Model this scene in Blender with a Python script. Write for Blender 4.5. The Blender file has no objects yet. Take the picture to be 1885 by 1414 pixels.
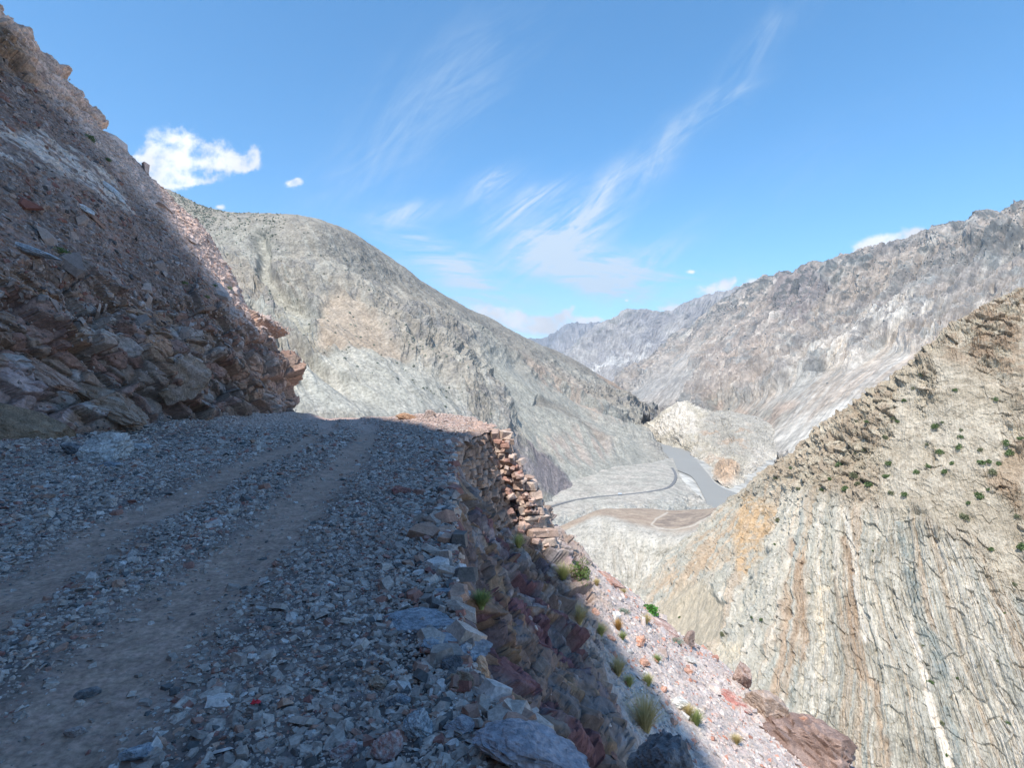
import bpy, math, random
import numpy as np
from mathutils import Vector, Matrix
QS = 1.0   # mesh density
rng = np.random.default_rng(7)
random.seed(7)
scene = bpy.context.scene
COL = scene.collection
CAMZ = 1.6
F = 1000.0; CX, CY = 942.5, 707.0
SUN = np.array([-0.27, -0.48, 0.83]); SUN = SUN/np.linalg.norm(SUN)

def W(px, py, D):
    return (D*(px-CX)/F, D, CAMZ + D*(CY-py)/F)

# ---------------------------------------------------------------- noise
T = 64
_tab = rng.random((T, T, T)).astype(np.float32)
_vt = rng.random((32, 32, 32, 6)).astype(np.float32)
def vnoise(p):
    n = len(p); out = np.empty(n, np.float32)
    for s in range(0, n, 60000):
        q = p[s:s+60000]
        i = np.floor(q).astype(np.int64); f = (q-i).astype(np.float32)
        f = f*f*f*(f*(f*6-15)+10)
        i0 = i & (T-1); i1 = (i+1) & (T-1)
        x0, y0, z0 = i0.T; x1, y1, z1 = i1.T
        fx, fy, fz = f.T
        a = _tab[x0,y0,z0]*(1-fx)+_tab[x1,y0,z0]*fx
        b = _tab[x0,y1,z0]*(1-fx)+_tab[x1,y1,z0]*fx
        c = _tab[x0,y0,z1]*(1-fx)+_tab[x1,y0,z1]*fx
        d = _tab[x0,y1,z1]*(1-fx)+_tab[x1,y1,z1]*fx
        out[s:s+60000] = (a*(1-fy)+b*fy)*(1-fz)+(c*(1-fy)+d*fy)*fz
    return out*2-1
def rotm(ax, ay, az):
    return np.array((Matrix.Rotation(ax,3,'X') @ Matrix.Rotation(ay,3,'Y') @ Matrix.Rotation(az,3,'Z')))
_R = rotm(0.7, 0.5, 0.9)
_R0 = rotm(.35,.55,.62)
def basis(n):
    n = np.array(n,float); n /= np.linalg.norm(n); a = np.cross(n,[.3,-.8,.5]); a /= np.linalg.norm(a); return np.stack([a,np.cross(n,a),n],1)
def fbm(p, octv=5, gain=0.5, lac=2.03, ridged=False, seed=0.0):
    q = (np.asarray(p, np.float64) + seed*17.31) @ _R0
    s = np.zeros(len(q), np.float32); a = 1.0; t = 0
    for k in range(octv):
        v = vnoise(q)
        if ridged: v = 1-2*np.abs(v)
        s += a*v; t += a; a *= gain
        q = (q @ _R)*lac + 5.7
    return s/t
def voro(p, jit=0.85):
    n = len(p); F1 = np.empty(n, np.float32); F2 = np.empty(n, np.float32)
    rnd = np.empty((n, 3), np.float32); dv = np.empty((n, 3), np.float32)
    offs = [(a,b,c) for a in (-1,0,1) for b in (-1,0,1) for c in (-1,0,1)]
    for s in range(0, n, 40000):
        q = p[s:s+40000]; i = np.floor(q).astype(np.int64); f = (q-i).astype(np.float32)
        m = len(q); b1 = np.full(m, 9, np.float32); b2 = np.full(m, 9, np.float32)
        r = np.zeros((m,3), np.float32); d0 = np.zeros((m,3), np.float32)
        for o in offs:
            c = (i+np.array(o)) & 31
            t = _vt[c[:,0], c[:,1], c[:,2]]
            d = f - (np.array(o, np.float32) + 0.5 + jit*(t[:,:3]-0.5))
            dd = (d*d).sum(1)
            m1 = dd < b1
            b2 = np.where(m1, b1, np.minimum(b2, dd)); b1 = np.where(m1, dd, b1)
            r[m1] = t[m1, 3:]; d0[m1] = d[m1]
        F1[s:s+40000] = np.sqrt(b1); F2[s:s+40000] = np.sqrt(b2); rnd[s:s+40000] = r; dv[s:s+40000] = d0
    return F1, F2, rnd, dv
def facets(p, size, rot=None, tilt=0.8, crack=0.5, seed=0.0, warp=0.0):
    """blocky jointed rock: every cell gets its own offset and its own tilted plane"""
    q = np.asarray(p, np.float64)
    if warp: q = q + warp*np.stack([fbm(p/(4*warp)+k*9, 2) for k in range(3)], 1)
    if rot is not None: q = q @ rot
    q = q/np.array(size) + seed*3.77
    F1, F2, r, dv = voro(q)
    h = (r[:,0]-0.5)*1.2 + tilt*((r-0.5)*2*dv).sum(1)
    h -= crack*np.clip(1-(F2-F1)/0.10, 0, 1)
    return h, r, F2-F1
def sstep(a, b, x):
    t = np.clip((x-a)/(b-a), 0, 1); return t*t*(3-2*t)
def mix(a, b, t):
    t = np.asarray(t)[..., None] if np.ndim(t) else t
    return a*(1-t)+b*t
def C(*c): return np.array(c, np.float32)
def srgb(r, g, b):
    c = np.array([r,g,b])/255.0
    return np.where(c<=0.04045, c/12.92, ((c+0.055)/1.055)**2.4).astype(np.float32)

# ---------------------------------------------------------------- surface patches
def cr(a, n, axis):
    a = np.moveaxis(np.asarray(a, np.float64), axis, 0); m = a.shape[0]
    t = np.linspace(0, m-1, n); i = np.clip(np.floor(t).astype(int), 0, m-2); f = t-i
    f = f.reshape((-1,)+(1,)*(a.ndim-1))
    ext = np.concatenate([[2*a[0]-a[1]], a, [2*a[-1]-a[-2]]])
    p0, p1, p2, p3 = ext[i], ext[i+1], ext[i+2], ext[i+3]
    r = 0.5*((2*p1)+(-p0+p2)*f+(2*p0-5*p1+4*p2-p3)*f**2+(-p0+3*p1-3*p2+p3)*f**3)
    return np.moveaxis(r, 0, axis)
class Patch: pass
def patch(ctrl, nu, nv, facing=(0,0,CAMZ)):
    """ctrl[row][col] -> dense grid; rows run down the slope, columns along it"""
    nu = int(nu*QS); nv = int(nv*QS)
    g = cr(cr(ctrl, nv, 0), nu, 1)
    P = Patch(); P.nu, P.nv = nu, nv
    P.g = g
    P.p = g.reshape(-1,3).copy()
    P.facing = np.array(facing, float)
    P.n = normals(P)
    du = np.linalg.norm(np.diff(g, axis=1), axis=2); dvv = np.linalg.norm(np.diff(g, axis=0), axis=2)
    mu, mv = du.mean()*(nu-1), dvv.mean()*(nv-1)
    V, U = np.meshgrid(np.linspace(0,1,nv), np.linspace(0,1,nu), indexing='ij')
    P.u = U.ravel(); P.v = V.ravel(); P.um = P.u*mu; P.vm = P.v*mv
    P.flow = np.stack([P.um, P.vm, np.zeros_like(P.um)], 1)
    return P
def normals(P):
    g = P.p.reshape(P.nv, P.nu, 3)
    n = np.cross(np.gradient(g, axis=1), np.gradient(g, axis=0)).reshape(-1,3)
    n /= np.linalg.norm(n, axis=1)[:,None]+1e-12
    s = np.sign(((P.facing-P.p)*n).sum(1)); 
    if s.mean() < 0: n = -n
    return n
def proj(p):
    y = np.maximum(p[:,1], 0.3)
    return CX+F*p[:,0]/y, CY-F*(p[:,2]-CAMZ)/y
def inpoly(X, Y, poly, soft):
    """soft coverage of a polygon (same units as X, Y)"""
    poly = np.array(poly, float); n = len(poly)
    d = np.full(len(X), 1e9); ins = np.zeros(len(X), bool)
    for k in range(n):
        ax, ay = poly[k]; bx, by = poly[(k+1)%n]
        ex, ey = bx-ax, by-ay; t = np.clip(((X-ax)*ex+(Y-ay)*ey)/(ex*ex+ey*ey+1e-9), 0, 1)
        d = np.minimum(d, np.hypot(X-ax-t*ex, Y-ay-t*ey))
        c = ((ay > Y) != (by > Y)) & (X < (bx-ax)*(Y-ay)/(by-ay+1e-12)+ax)
        ins ^= c
    return sstep(-soft, soft, np.where(ins, d, -d))
def tag(o, label=None, cat=None, group=None, kind=None):
    if label: o['label'] = label
    if cat: o['category'] = cat
    if group: o['group'] = group
    if kind: o['kind'] = kind
    return o
def mesh_np(name, verts, faces, mat, col=None, flow=None, smooth=False, parent=None, link=True):
    """faces: (n,k) int array, or list of such arrays"""
    me = bpy.data.meshes.new(name)
    fl = faces if isinstance(faces, list) else [faces]
    fl = [f for f in fl if len(f)]
    verts = np.asarray(verts, np.float32)
    me.vertices.add(len(verts)); me.vertices.foreach_set('co', verts.ravel())
    nl = sum(f.size for f in fl); nf = sum(len(f) for f in fl)
    me.loops.add(nl); me.polygons.add(nf)
    me.loops.foreach_set('vertex_index', np.concatenate([f.ravel() for f in fl]).astype(np.int32))
    tot = np.concatenate([np.full(len(f), f.shape[1], np.int32) for f in fl])
    me.polygons.foreach_set('loop_start', np.concatenate([[0], np.cumsum(tot)[:-1]]).astype(np.int32))
    me.polygons.foreach_set('loop_total', tot)
    me.polygons.foreach_set('use_smooth', np.full(nf, smooth, bool))
    if col is not None:
        a = me.attributes.new('Col', 'FLOAT_COLOR', 'POINT')
        a.data.foreach_set('color', np.concatenate([np.clip(col,0.004,0.9), np.ones((len(col),1))], 1).astype(np.float32).ravel())
    if flow is not None:
        a = me.attributes.new('flow', 'FLOAT_VECTOR', 'POINT'); a.data.foreach_set('vector', np.asarray(flow, np.float32).ravel())
    me.update(calc_edges=True); me.validate()
    if isinstance(mat, (list, tuple)):
        for m_ in mat: me.materials.append(m_)
    else: me.materials.append(mat)
    o = bpy.data.objects.new(name, me)
    if link: COL.objects.link(o)
    if parent: o.parent = parent
    return o
def gridfaces(nu, nv):
    i = np.arange(nu*nv).reshape(nv, nu)
    return np.stack([i[:-1,:-1].ravel(), i[:-1,1:].ravel(), i[1:,1:].ravel(), i[1:,:-1].ravel()], 1)
def emit(P, name, mat, col, smooth=False, k=(1,1,1)):
    col = col*np.array(k)
    o = mesh_np(name, P.p, gridfaces(P.nu, P.nv), mat, col, P.flow, smooth)
    tag(o, kind='structure'); return o
def empty(name, loc=(0,0,0), rz=0):
    o = bpy.data.objects.new(name, None); COL.objects.link(o); o.location = loc; o.rotation_euler = (0,0,rz)
    o.empty_display_size = 0.2
    return o

# ---------------------------------------------------------------- materials
class NB:
    def __init__(s, nt): s.nt = nt; s.n = nt.nodes; s.l = nt.links
    def new(s, t, **k):
        n = s.n.new(t)
        for a, b in k.items(): setattr(n, a, b)
        return n
    def put(s, sock, v):
        if isinstance(v, bpy.types.NodeSocket): s.l.new(v, sock)
        elif v is not None: sock.default_value = v
    def m(s, op, a, b=None, c=None, clamp=False):
        n = s.new('ShaderNodeMath', operation=op, use_clamp=clamp)
        s.put(n.inputs[0], a); s.put(n.inputs[1], b)
        if c is not None: s.put(n.inputs[2], c)
        return n.outputs[0]
    def noise(s, vec, scale, detail=4, rough=0.55, dist=0.0, color=False):
        n = s.new('ShaderNodeTexNoise'); s.put(n.inputs['Vector'], vec)
        n.inputs['Scale'].default_value = scale; n.inputs['Detail'].default_value = detail
        n.inputs['Roughness'].default_value = rough; n.inputs['Distortion'].default_value = dist
        return n.outputs['Color' if color else 'Fac']
    def vm(s, op, a, b=None):
        n = s.new('ShaderNodeVectorMath', operation=op); s.put(n.inputs[0], a); s.put(n.inputs[1], b); return n.outputs[0]
    def ramp(s, f, a, b, lo=0.0, hi=1.0, smooth=True):
        n = s.new('ShaderNodeMapRange'); n.interpolation_type = 'SMOOTHSTEP' if smooth else 'LINEAR'
        s.put(n.inputs[0], f); n.inputs[1].default_value = a; n.inputs[2].default_value = b
        n.inputs[3].default_value = lo; n.inputs[4].default_value = hi
        return n.outputs[0]
    def mixc(s, f, a, b, mode='MIX'):
        n = s.new('ShaderNodeMix', data_type='RGBA', blend_type=mode); s.put(n.inputs[0], f)
        s.put(n.inputs[6], a); s.put(n.inputs[7], b); return n.outputs[2]
def rock_mat(name, scale, var=0.5, bump=0.4, rough=0.9, streak=None, dist=None, spec=0.3, tint=0.0):
    """colour from the mesh's Col attribute, broken up by fine grain; scale is grains per metre"""
    m = bpy.data.materials.new(name); m.use_nodes = True; b = NB(m.node_tree)
    bs = b.n['Principled BSDF']
    at = b.new('ShaderNodeAttribute', attribute_name='Col')
    geo = b.new('ShaderNodeNewGeometry').outputs['Position']
    n1 = b.noise(geo, scale, 5, 0.65); n2 = b.noise(geo, scale*0.21, 3, 0.6)
    f = b.ramp(n1, 0.25, 0.75, 1-var, 1+var); f2 = b.ramp(n2, 0.3, 0.7, 1-var*0.5, 1+var*0.5)
    f = b.m('MULTIPLY', f, f2)
    if streak:
        fl = b.new('ShaderNodeAttribute', attribute_name='flow').outputs['Vector']
        sv = b.vm('MULTIPLY', fl, (streak, streak*0.1, 1.0))
        n3 = b.noise(sv, 1.0, 5, 0.65, 0.4)
        f = b.m('MULTIPLY', f, b.ramp(n3, 0.3, 0.7, 1-var*1.0, 1+var*1.0))
    c = b.mixc(1.0, at.outputs['Color'], None, 'MULTIPLY')
    mx = c.node
    cb = b.new('ShaderNodeCombineColor'); 
    for k in range(3): b.put(cb.inputs[k], f)
    b.put(mx.inputs[7], cb.outputs[0])
    if tint:
        nc = b.noise(geo, scale*0.5, 2, 0.5, color=True)
        nc2 = b.vm('ADD', b.vm('MULTIPLY', nc, (tint*2,)*3), (1-tint,)*3)
        c = b.mixc(1.0, c, nc2, 'MULTIPLY')
    b.put(bs.inputs['Base Color'], c)
    bs.inputs['Roughness'].default_value = rough; bs.inputs['Specular IOR Level'].default_value = spec
    bp = b.new('ShaderNodeBump'); bp.inputs['Strength'].default_value = bump
    bp.inputs['Distance'].default_value = dist or 0.5/scale
    h = n1
    if streak: h = b.m('ADD', n1, b.m('MULTIPLY', n3, 1.5))
    b.put(bp.inputs['Height'], h); b.put(bs.inputs['Normal'], bp.outputs[0])
    return m
def plain(name, c, rough=0.8, metal=0.0, var=0.15, scale=20, bump=0.0):
    m = bpy.data.materials.new(name); m.use_nodes = True; b = NB(m.node_tree); bs = b.n['Principled BSDF']
    n = b.noise(b.new('ShaderNodeTexCoord').outputs['Object'], scale, 4)
    c = np.array(c[:3])
    col = b.mixc(n, tuple(c*(1-var))+(1,), tuple(np.minimum(c*(1+var),1))+(1,))
    b.put(bs.inputs['Base Color'], col); bs.inputs['Roughness'].default_value = rough; bs.inputs['Metallic'].default_value = metal
    if bump:
        bp = b.new('ShaderNodeBump'); bp.inputs['Strength'].default_value = bump; b.put(bp.inputs['Height'], n); b.put(bs.inputs['Normal'], bp.outputs[0])
    return m
def leaf_mat(name, c1, c2, scale=6):
    m = bpy.data.materials.new(name); m.use_nodes = True; b = NB(m.node_tree); bs = b.n['Principled BSDF']
    at = b.new('ShaderNodeAttribute', attribute_name='Col')
    b.put(bs.inputs['Base Color'], b.mixc(at.outputs['Fac'], tuple(c1)+(1,), tuple(c2)+(1,)))
    bs.inputs['Roughness'].default_value = 0.65
    tr = b.new('ShaderNodeBsdfTranslucent'); b.put(tr.inputs[0], b.mixc(at.outputs['Fac'], tuple(c1)+(1,), tuple(c2)+(1,)))
    ms = b.new('ShaderNodeMixShader'); ms.inputs[0].default_value = 0.3
    b.l.new(bs.outputs[0], ms.inputs[1]); b.l.new(tr.outputs[0], ms.inputs[2])
    b.l.new(ms.outputs[0], b.n['Material Output'].inputs[0])
    return m
# ================================================================ FAR LANDSCAPE
M_far = rock_mat('far_rock', 0.03, 0.26, 0.5, 0.95, streak=0.03, dist=12)
M_mid = rock_mat('mid_rock', 0.2, 0.36, 0.6, 0.95, dist=2.5)
GREY = C(.290,.275,.245); GREEN = C(.318,.320,.288); BROWN = C(.330,.265,.205); PINK = C(.400,.330,.290)
DARK = C(.150,.150,.155); WHITE = C(.62,.60,.56); PALE = C(.46,.45,.42); BLUEG = C(.27,.30,.31); PURP = C(.255,.225,.235)

def wp(poly): return poly
def mask(P, X, Y, poly, soft, wamp=0, wscale=60, seed=0):
    if wamp:
        q = np.stack([X, Y, 0*X], 1)/wscale
        X = X + wamp*fbm(q, 4, seed=seed+1); Y = Y + wamp*fbm(q, 4, seed=seed+2)
    return inpoly(X, Y, poly, soft)

# ---- far ranges
def far_range(crest, D, base, name, c1, c2, amp, nu=420, nv=160, seed=0):
    rows = []
    cr_ = np.array(crest, float)
    back = [(x*1.25*(D+2500)/D if 0 else (D+1800)*(x-CX)/F, D+1800, CAMZ+(D)*(CY-y)/F*0.5-100) for x, y in crest]
    rows.append(back)
    for k, t in enumerate([0, .25, .5, .75, 1.0]):
        rows.append([W(x + t*(bx-x), y + t*(by-y), D*(1-.22*t)) for (x, y), (bx, by) in zip(crest, base)])
    P = patch(rows, nu, nv)
    L = D/12.0
    w = sstep(0.0, .2, P.v)*(1-.6*sstep(.8,1,P.v))
    r = fbm(P.p/(L*1.1), 7, .52, ridged=True, seed=seed)
    gul = fbm(np.stack([P.um/(L*.45)+.8*fbm(P.p/L,3), P.vm/(L*2.2), 0*P.um], 1), 5, .55, ridged=True, seed=seed+3)
    P.p += P.n*((r*.8+gul*.55)*amp*(0.35+.65*w))[:,None]
    k = fbm(P.p/(L*.6), 6, .6, seed=seed+5)
    col = mix(c1, c2, sstep(-.25,.3,k))
    col = mix(col, WHITE, .75*sstep(.12,.4,fbm(P.p/(L*.4),6,.6,seed=seed+8))*sstep(.3,.9,P.v))
    col = mix(col, C(.09,.11,.10), .5*sstep(.1,.5,fbm(P.p/(L*.15),4,.6,seed=seed+9))*(1-sstep(.25,.6,P.v)))
    return emit(P, name, M_far, col, True)
far_range([(800,690),(900,655),(985,631),(1012,618),(1045,601),(1068,599),(1092,603),(1130,594),(1180,604),(1240,600),(1320,640),(1420,690)], 14000,
          [(820,760),(900,760),(975,740),(1010,730),(1045,725),(1070,725),(1095,725),(1120,725),(1150,725),(1200,725),(1300,725),(1400,725)], 'far_mountains', C(.20,.205,.22), C(.28,.27,.27), 170, seed=1)
far_range([(960,725),(1020,668),(1062,642),(1100,612),(1135,596),(1165,579),(1200,581),(1235,580),(1262,570),(1290,560),(1318,556),(1340,549),(1362,543),(1388,549),(1420,540),(1480,560),(1560,600)], 9500,
          [(1010,735),(1040,730),(1065,726),(1085,724),(1100,722),(1112,720),(1124,718),(1136,716),(1150,715),(1165,714),(1180,712),(1200,712),(1220,712),(1240,712),(1270,712),(1320,712),(1380,720)], 'far_mountains', C(.25,.24,.24), C(.32,.30,.28), 150, nu=620, nv=260, seed=4)

# ---- big mountain on the right with the pale scree fan
ctrl = [
 [W(1330,660,9500),W(1480,600,9000),W(1560,560,8000),W(1650,520,7500),W(1780,500,7000),W(1950,460,6500),W(2200,400,6000)],
 [W(1240,642,7400),W(1392,538,6300),W(1475,512,5200),W(1568,482,4600),W(1705,446,4100),W(1885,388,3700),W(2120,310,3300)],
 [W(1200,662,7000),W(1330,590,5700),W(1405,585,4700),W(1492,570,4000),W(1620,555,3450),W(1800,505,3050),W(2010,450,2650)],
 [W(1170,682,6700),W(1262,648,5300),W(1325,652,4300),W(1405,648,3500),W(1520,640,2900),W(1685,620,2450),W(1880,600,2050)],
 [W(1142,698,6400),W(1205,695,5000),W(1262,708,3900),W(1325,715,3150),W(1425,712,2550),W(1565,715,2020),W(1740,740,1550)],
 [W(1118,714,6100),W(1160,737,4900),W(1208,778,3350),W(1262,790,2780),W(1345,800,2480),W(1450,848,1600),W(1600,905,1080)],
 [W(1105,730,5600),W(1140,760,4400),W(1190,800,2600),W(1245,812,2560),W(1330,822,2250),W(1432,882,1370),W(1560,960,920)]]
P = patch(ctrl, 1000, 820)
X, Y = proj(P.p)
# fans: smooth scree; rock elsewhere
wq = np.stack([X,Y,0*X],1)
Xw = X+26*fbm(wq/70,5,seed=3); Yw = Y+20*fbm(wq/70,5,seed=4)
fan = inpoly(Xw,Yw,[(1885,560),(1700,655),(1560,740),(1480,770),(1330,790),(1420,880),(1600,900),(1900,800)],10)
fan2 = inpoly(Xw,Yw,[(1290,640),(1160,722),(1215,765),(1300,700),(1260,690)],12)
fan3 = inpoly(Xw,Yw,[(1640,640),(1500,690),(1310,748),(1320,800),(1480,790),(1600,720),(1700,655)],10)
sm = np.clip(fan*.95+fan2*.8+fan3*.9,0,.96)
top = 1-sstep(.05,.17,P.v)
dist = np.linalg.norm(P.p, axis=1); sc = dist/3000
flow2 = np.stack([P.um/170+1.1*fbm(P.p/600,4,seed=7), P.vm/900, 0*P.um],1)
gul = fbm(flow2,6,.58,ridged=True,seed=9)
r = fbm(P.p/650,8,.55,ridged=True,seed=10)
fine = fbm(P.p/70,4,.6,ridged=True,seed=12)
h = (r*42+gul*100)*(1-sm)+fine*9*(1-sm)+fbm(np.stack([P.um/60,P.vm/900,0*P.um],1),4,seed=20)*5*sm
back = 1-sstep(.10,.2,P.v)
P.p += P.n*(h*(1-.62*back))[:,None]
k1 = fbm(P.p/420,6,.6,seed=13); k2 = fbm(P.p/130,6,.62,seed=14)
fl = np.stack([P.um/45+.9*fbm(P.p/300,4,seed=16),P.vm/700,0*P.um],1); st = fbm(fl,6,.65,seed=15)
col = mix(C(.285,.272,.262), C(.37,.33,.295), sstep(-.3,.3,k1))
col = mix(col, BLUEG*.95, .6*sstep(.05,.35,-k2))
col = mix(col, PINK, .55*inpoly(Xw,Yw,[(1360,560),(1300,660),(1280,740),(1400,700),(1480,560)],40)*sstep(-.3,.2,st))
col = mix(col, PURP*.95, .7*inpoly(Xw,Yw,[(1440,510),(1420,570),(1480,600),(1540,540),(1500,505)],12))
col = mix(col, WHITE, .5*sstep(.12,.36,st)*sstep(.1,.35,P.v)*(1-sm*.6))
col = mix(col, C(.20,.195,.20), .5*sstep(.1,.4,-st)*(1-sm))
whites = inpoly(Xw,Yw,[(1640,560),(1590,600),(1560,650),(1700,620),(1760,560),(1700,560)],22)+inpoly(Xw,Yw,[(1500,650),(1460,700),(1520,700),(1660,650)],20)
col = mix(col, WHITE*1.02, np.clip(whites,0,1)*.75*sstep(-.25,.2,st+k2*.6))
dk = inpoly(Xw,Yw,[(1510,668),(1430,728),(1415,742),(1480,738),(1570,690)],8)
col = mix(col, BLUEG*.7, .7*dk)
trees = (1-sstep(.22,.5,P.v))*sstep(.02,.22,fbm(P.p/55,4,.6,seed=17)+.55*fbm(P.p/330,3,seed=18)+.12*gul)
col = mix(col, C(.075,.095,.10), .72*trees)
fc = mix(PALE*1.2, C(.48,.47,.44), sstep(-.3,.3,st)); fc = mix(fc, WHITE, .6*sstep(.15,.45,fbm(np.stack([P.um/22+.7*fbm(P.p/200,4,seed=2),P.vm/800,0*P.um],1),5,.6,seed=19)))
col = mix(col, fc, np.clip(fan,0,1)*.95); col = mix(col, C(.37,.365,.35), fan2*.6); col = mix(col, mix(PALE,C(.43,.37,.31),sstep(-.2,.3,st)), fan3*.7)
low = inpoly(Xw,Yw,[(1290,748),(1310,740),(1480,742),(1440,790),(1330,800)],12); col = mix(col, mix(C(.31,.30,.27),C(.38,.31,.26),sstep(-.1,.3,k2)), low*.85)
rightmt = emit(P, 'mountain', M_far, col, False, k=(.93,.885,.83))

# ---- left mountain
ctrl = [
 [W(60,420,2600),W(200,430,2500),W(330,470,2500),W(450,520,2500),W(600,560,2700),W(760,600,3100),W(900,640,3600),W(1030,680,4200),W(1130,720,4700),W(1200,765,4800)],
 [W(60,250,1750),W(278,343,1720),W(400,387,1660),W(548,402,1620),W(645,441,1820),W(765,516,2150),W(882,580,2600),W(1002,640,3100),W(1112,699,3600),W(1185,750,3900)],
 [W(60,430,1350),W(330,450,1400),W(455,480,1400),W(600,500,1400),W(722,540,1600),W(842,592,1950),W(962,662,2350),W(1062,702,2850),W(1132,732,3350),W(1192,764,3700)],
 [W(60,600,1000),W(350,560,1100),W(500,580,1150),W(655,590,1160),W(795,632,1350),W(905,672,1650),W(1025,732,2050),W(1105,747,2600),W(1152,762,3100),W(1202,776,3500)],
 [W(60,750,750),W(390,690,850),W(552,690,900),W(705,695,960),W(855,722,1130),W(975,762,1400),W(1095,792,1740),W(1152,790,2300),W(1172,787,2800),W(1200,785,3250)],
 [W(60,900,600),W(425,820,660),W(602,800,700),W(765,805,790),W(905,822,950),W(1025,862,1130),W(1152,852,1400),W(1205,822,1880),W(1188,802,2450),W(1194,795,2900)],
 [W(60,1150,430),W(450,1050,470),W(640,1020,520),W(800,1010,600),W(930,1010,760),W(1030,958,960),W(1140,903,1280),W(1246,873,1500),W(1205,825,2000),W(1180,805,2400)]]
P = patch(ctrl, 1150, 900)
X, Y = proj(P.p)
wq = np.stack([X,Y,0*X],1)
Xw = X+26*fbm(wq/80,5,seed=23); Yw = Y+22*fbm(wq/80,5,seed=24)
scr = inpoly(Xw,Yw,[(860,640),(900,700),(960,790),(1040,880),(1080,900),(1240,860),(1190,800),(1100,760),(1000,700)],14)   # green scree on the right flank
brn = inpoly(Xw,Yw,[(600,570),(585,650),(620,668),(700,682),(745,690),(690,620),(640,570)],9)
con = inpoly(Xw,Yw,[(620,668),(560,700),(540,780),(840,780),(800,730),(740,690)],10)
gl = inpoly(Xw,Yw,[(480,440),(470,540),(560,640),(600,600),(500,520),(495,440)],9)
sm = np.clip(scr*.8+brn*.85+con*.75+gl*.5,0,.92)
flw = np.stack([P.um/110+1.3*fbm(P.p/380,4,seed=27), P.vm/520, 0*P.um],1)
gul = fbm(flw,6,.55,ridged=True,seed=29)
r = fbm(P.p/330,8,.56,ridged=True,seed=30)
fine = fbm(P.p/32,4,.6,ridged=True,seed=31)
back = 1-sstep(.13,.40,P.v)
sp_ = fbm(np.stack([(P.um-.75*P.vm)/260+.5*fbm(P.p/500,3,seed=39),P.vm/1500,0*P.um],1),4,.5,ridged=True,seed=38)
h = sp_*50*sstep(.2,.5,P.v)*(1-.4*sm)+(r*28+gul*28*(.25+.75*sstep(.2,.6,P.v))+fine*3.0)*(1-sm)+fbm(np.stack([P.um/30,P.vm/500,0*P.um],1),4,seed=33)*3.5*sm
far_ = sstep(.6,.85,P.u)
low = sstep(.70,.85,P.v)
P.p += P.n*(h*(1-.6*back)*(1+.6*far_)*(1-.8*low)+con*12-gl*16-scr*14+brn*10)[:,None]
ln = inpoly(X,Y,[(985,735),(1030,748),(1070,772),(1112,806),(1117,812),(1105,812),(1060,780),(1020,758),(985,743)],3)  # dark dry trench across the scree
P.p -= P.n*(ln*9)[:,None]
k1 = fbm(P.p/260,6,.6,seed=34); k2 = fbm(P.p/75,6,.62,seed=35)
st = fbm(np.stack([P.um/26+1.0*fbm(P.p/150,4,seed=36),P.vm/420,0*P.um],1),6,.62,seed=37)
col = mix(GREY, C(.265,.24,.205), sstep(-.15,.3,k1)); col = mix(col, GREEN*1.0, .7*sstep(0,.35,-k1))
col = mix(col, C(.36,.365,.34), .6*sstep(.1,.4,st))
col = mix(col, DARK*1.15, .6*sstep(.10,.36,k2)*(1-sm)); kq = fbm(P.p/17,3,.6,seed=38); col = mix(col, DARK*.95, .5*sstep(.18,.4,kq)*(1-.6*sm)); col = mix(col, C(.42,.39,.34), .4*sstep(.2,.4,-kq)*(1-sm))
upper = 1-sstep(.2,.55,P.v)
col = mix(col, C(.225,.215,.19), .5*upper)
col = mix(col, BROWN, .7*brn); col = mix(col, mix(C(.325,.325,.295),C(.40,.39,.35),sstep(-.1,.35,st)), .85*con)
col = mix(col, GREEN*1.05, .75*gl)
lo = inpoly(Xw,Yw,[(540,560),(560,760),(840,790),(800,700),(700,690),(600,600)],20)*(1-brn)
sg = mix(GREEN*1.02, C(.36,.35,.31), sstep(-.2,.25,st)); sg = mix(sg, PINK*.9, .7*inpoly(Xw,Yw,[(1000,800),(1080,780),(1130,830),(1110,855),(1000,830)],8)*sstep(-.2,.2,st))
col = mix(col, sg, .85*scr)
ob = inpoly(Xw,Yw,[(940,650),(1000,680),(1120,770),(1150,800),(1120,790),(1000,720)],10); col = mix(col, C(.40,.31,.25), .6*ob*sstep(-.2,.2,k2+st))
col = mix(col, C(.38,.28,.21), .75*inpoly(Xw,Yw,[(1110,695),(1150,725),(1215,768),(1190,772),(1140,735),(1100,705)],5))
pr = inpoly(Xw,Yw,[(915,800),(935,900),(985,920),(1040,915),(1060,890),(1010,840),(950,795)],7)
col = mix(col, mix(PURP*.85,GREY*.9,sstep(-.2,.2,k2)), .9*pr)
pk = inpoly(Xw,Yw,[(1080,878),(1110,872),(1190,866),(1225,855),(1235,872),(1180,880),(1090,888)],4); col = mix(col, PINK*1.15, .7*pk)
col = mix(col, C(.17,.15,.13), .55*ln)
leftmt = emit(P, 'mountain', M_mid, col, False, k=(.99,.955,.91))

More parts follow.
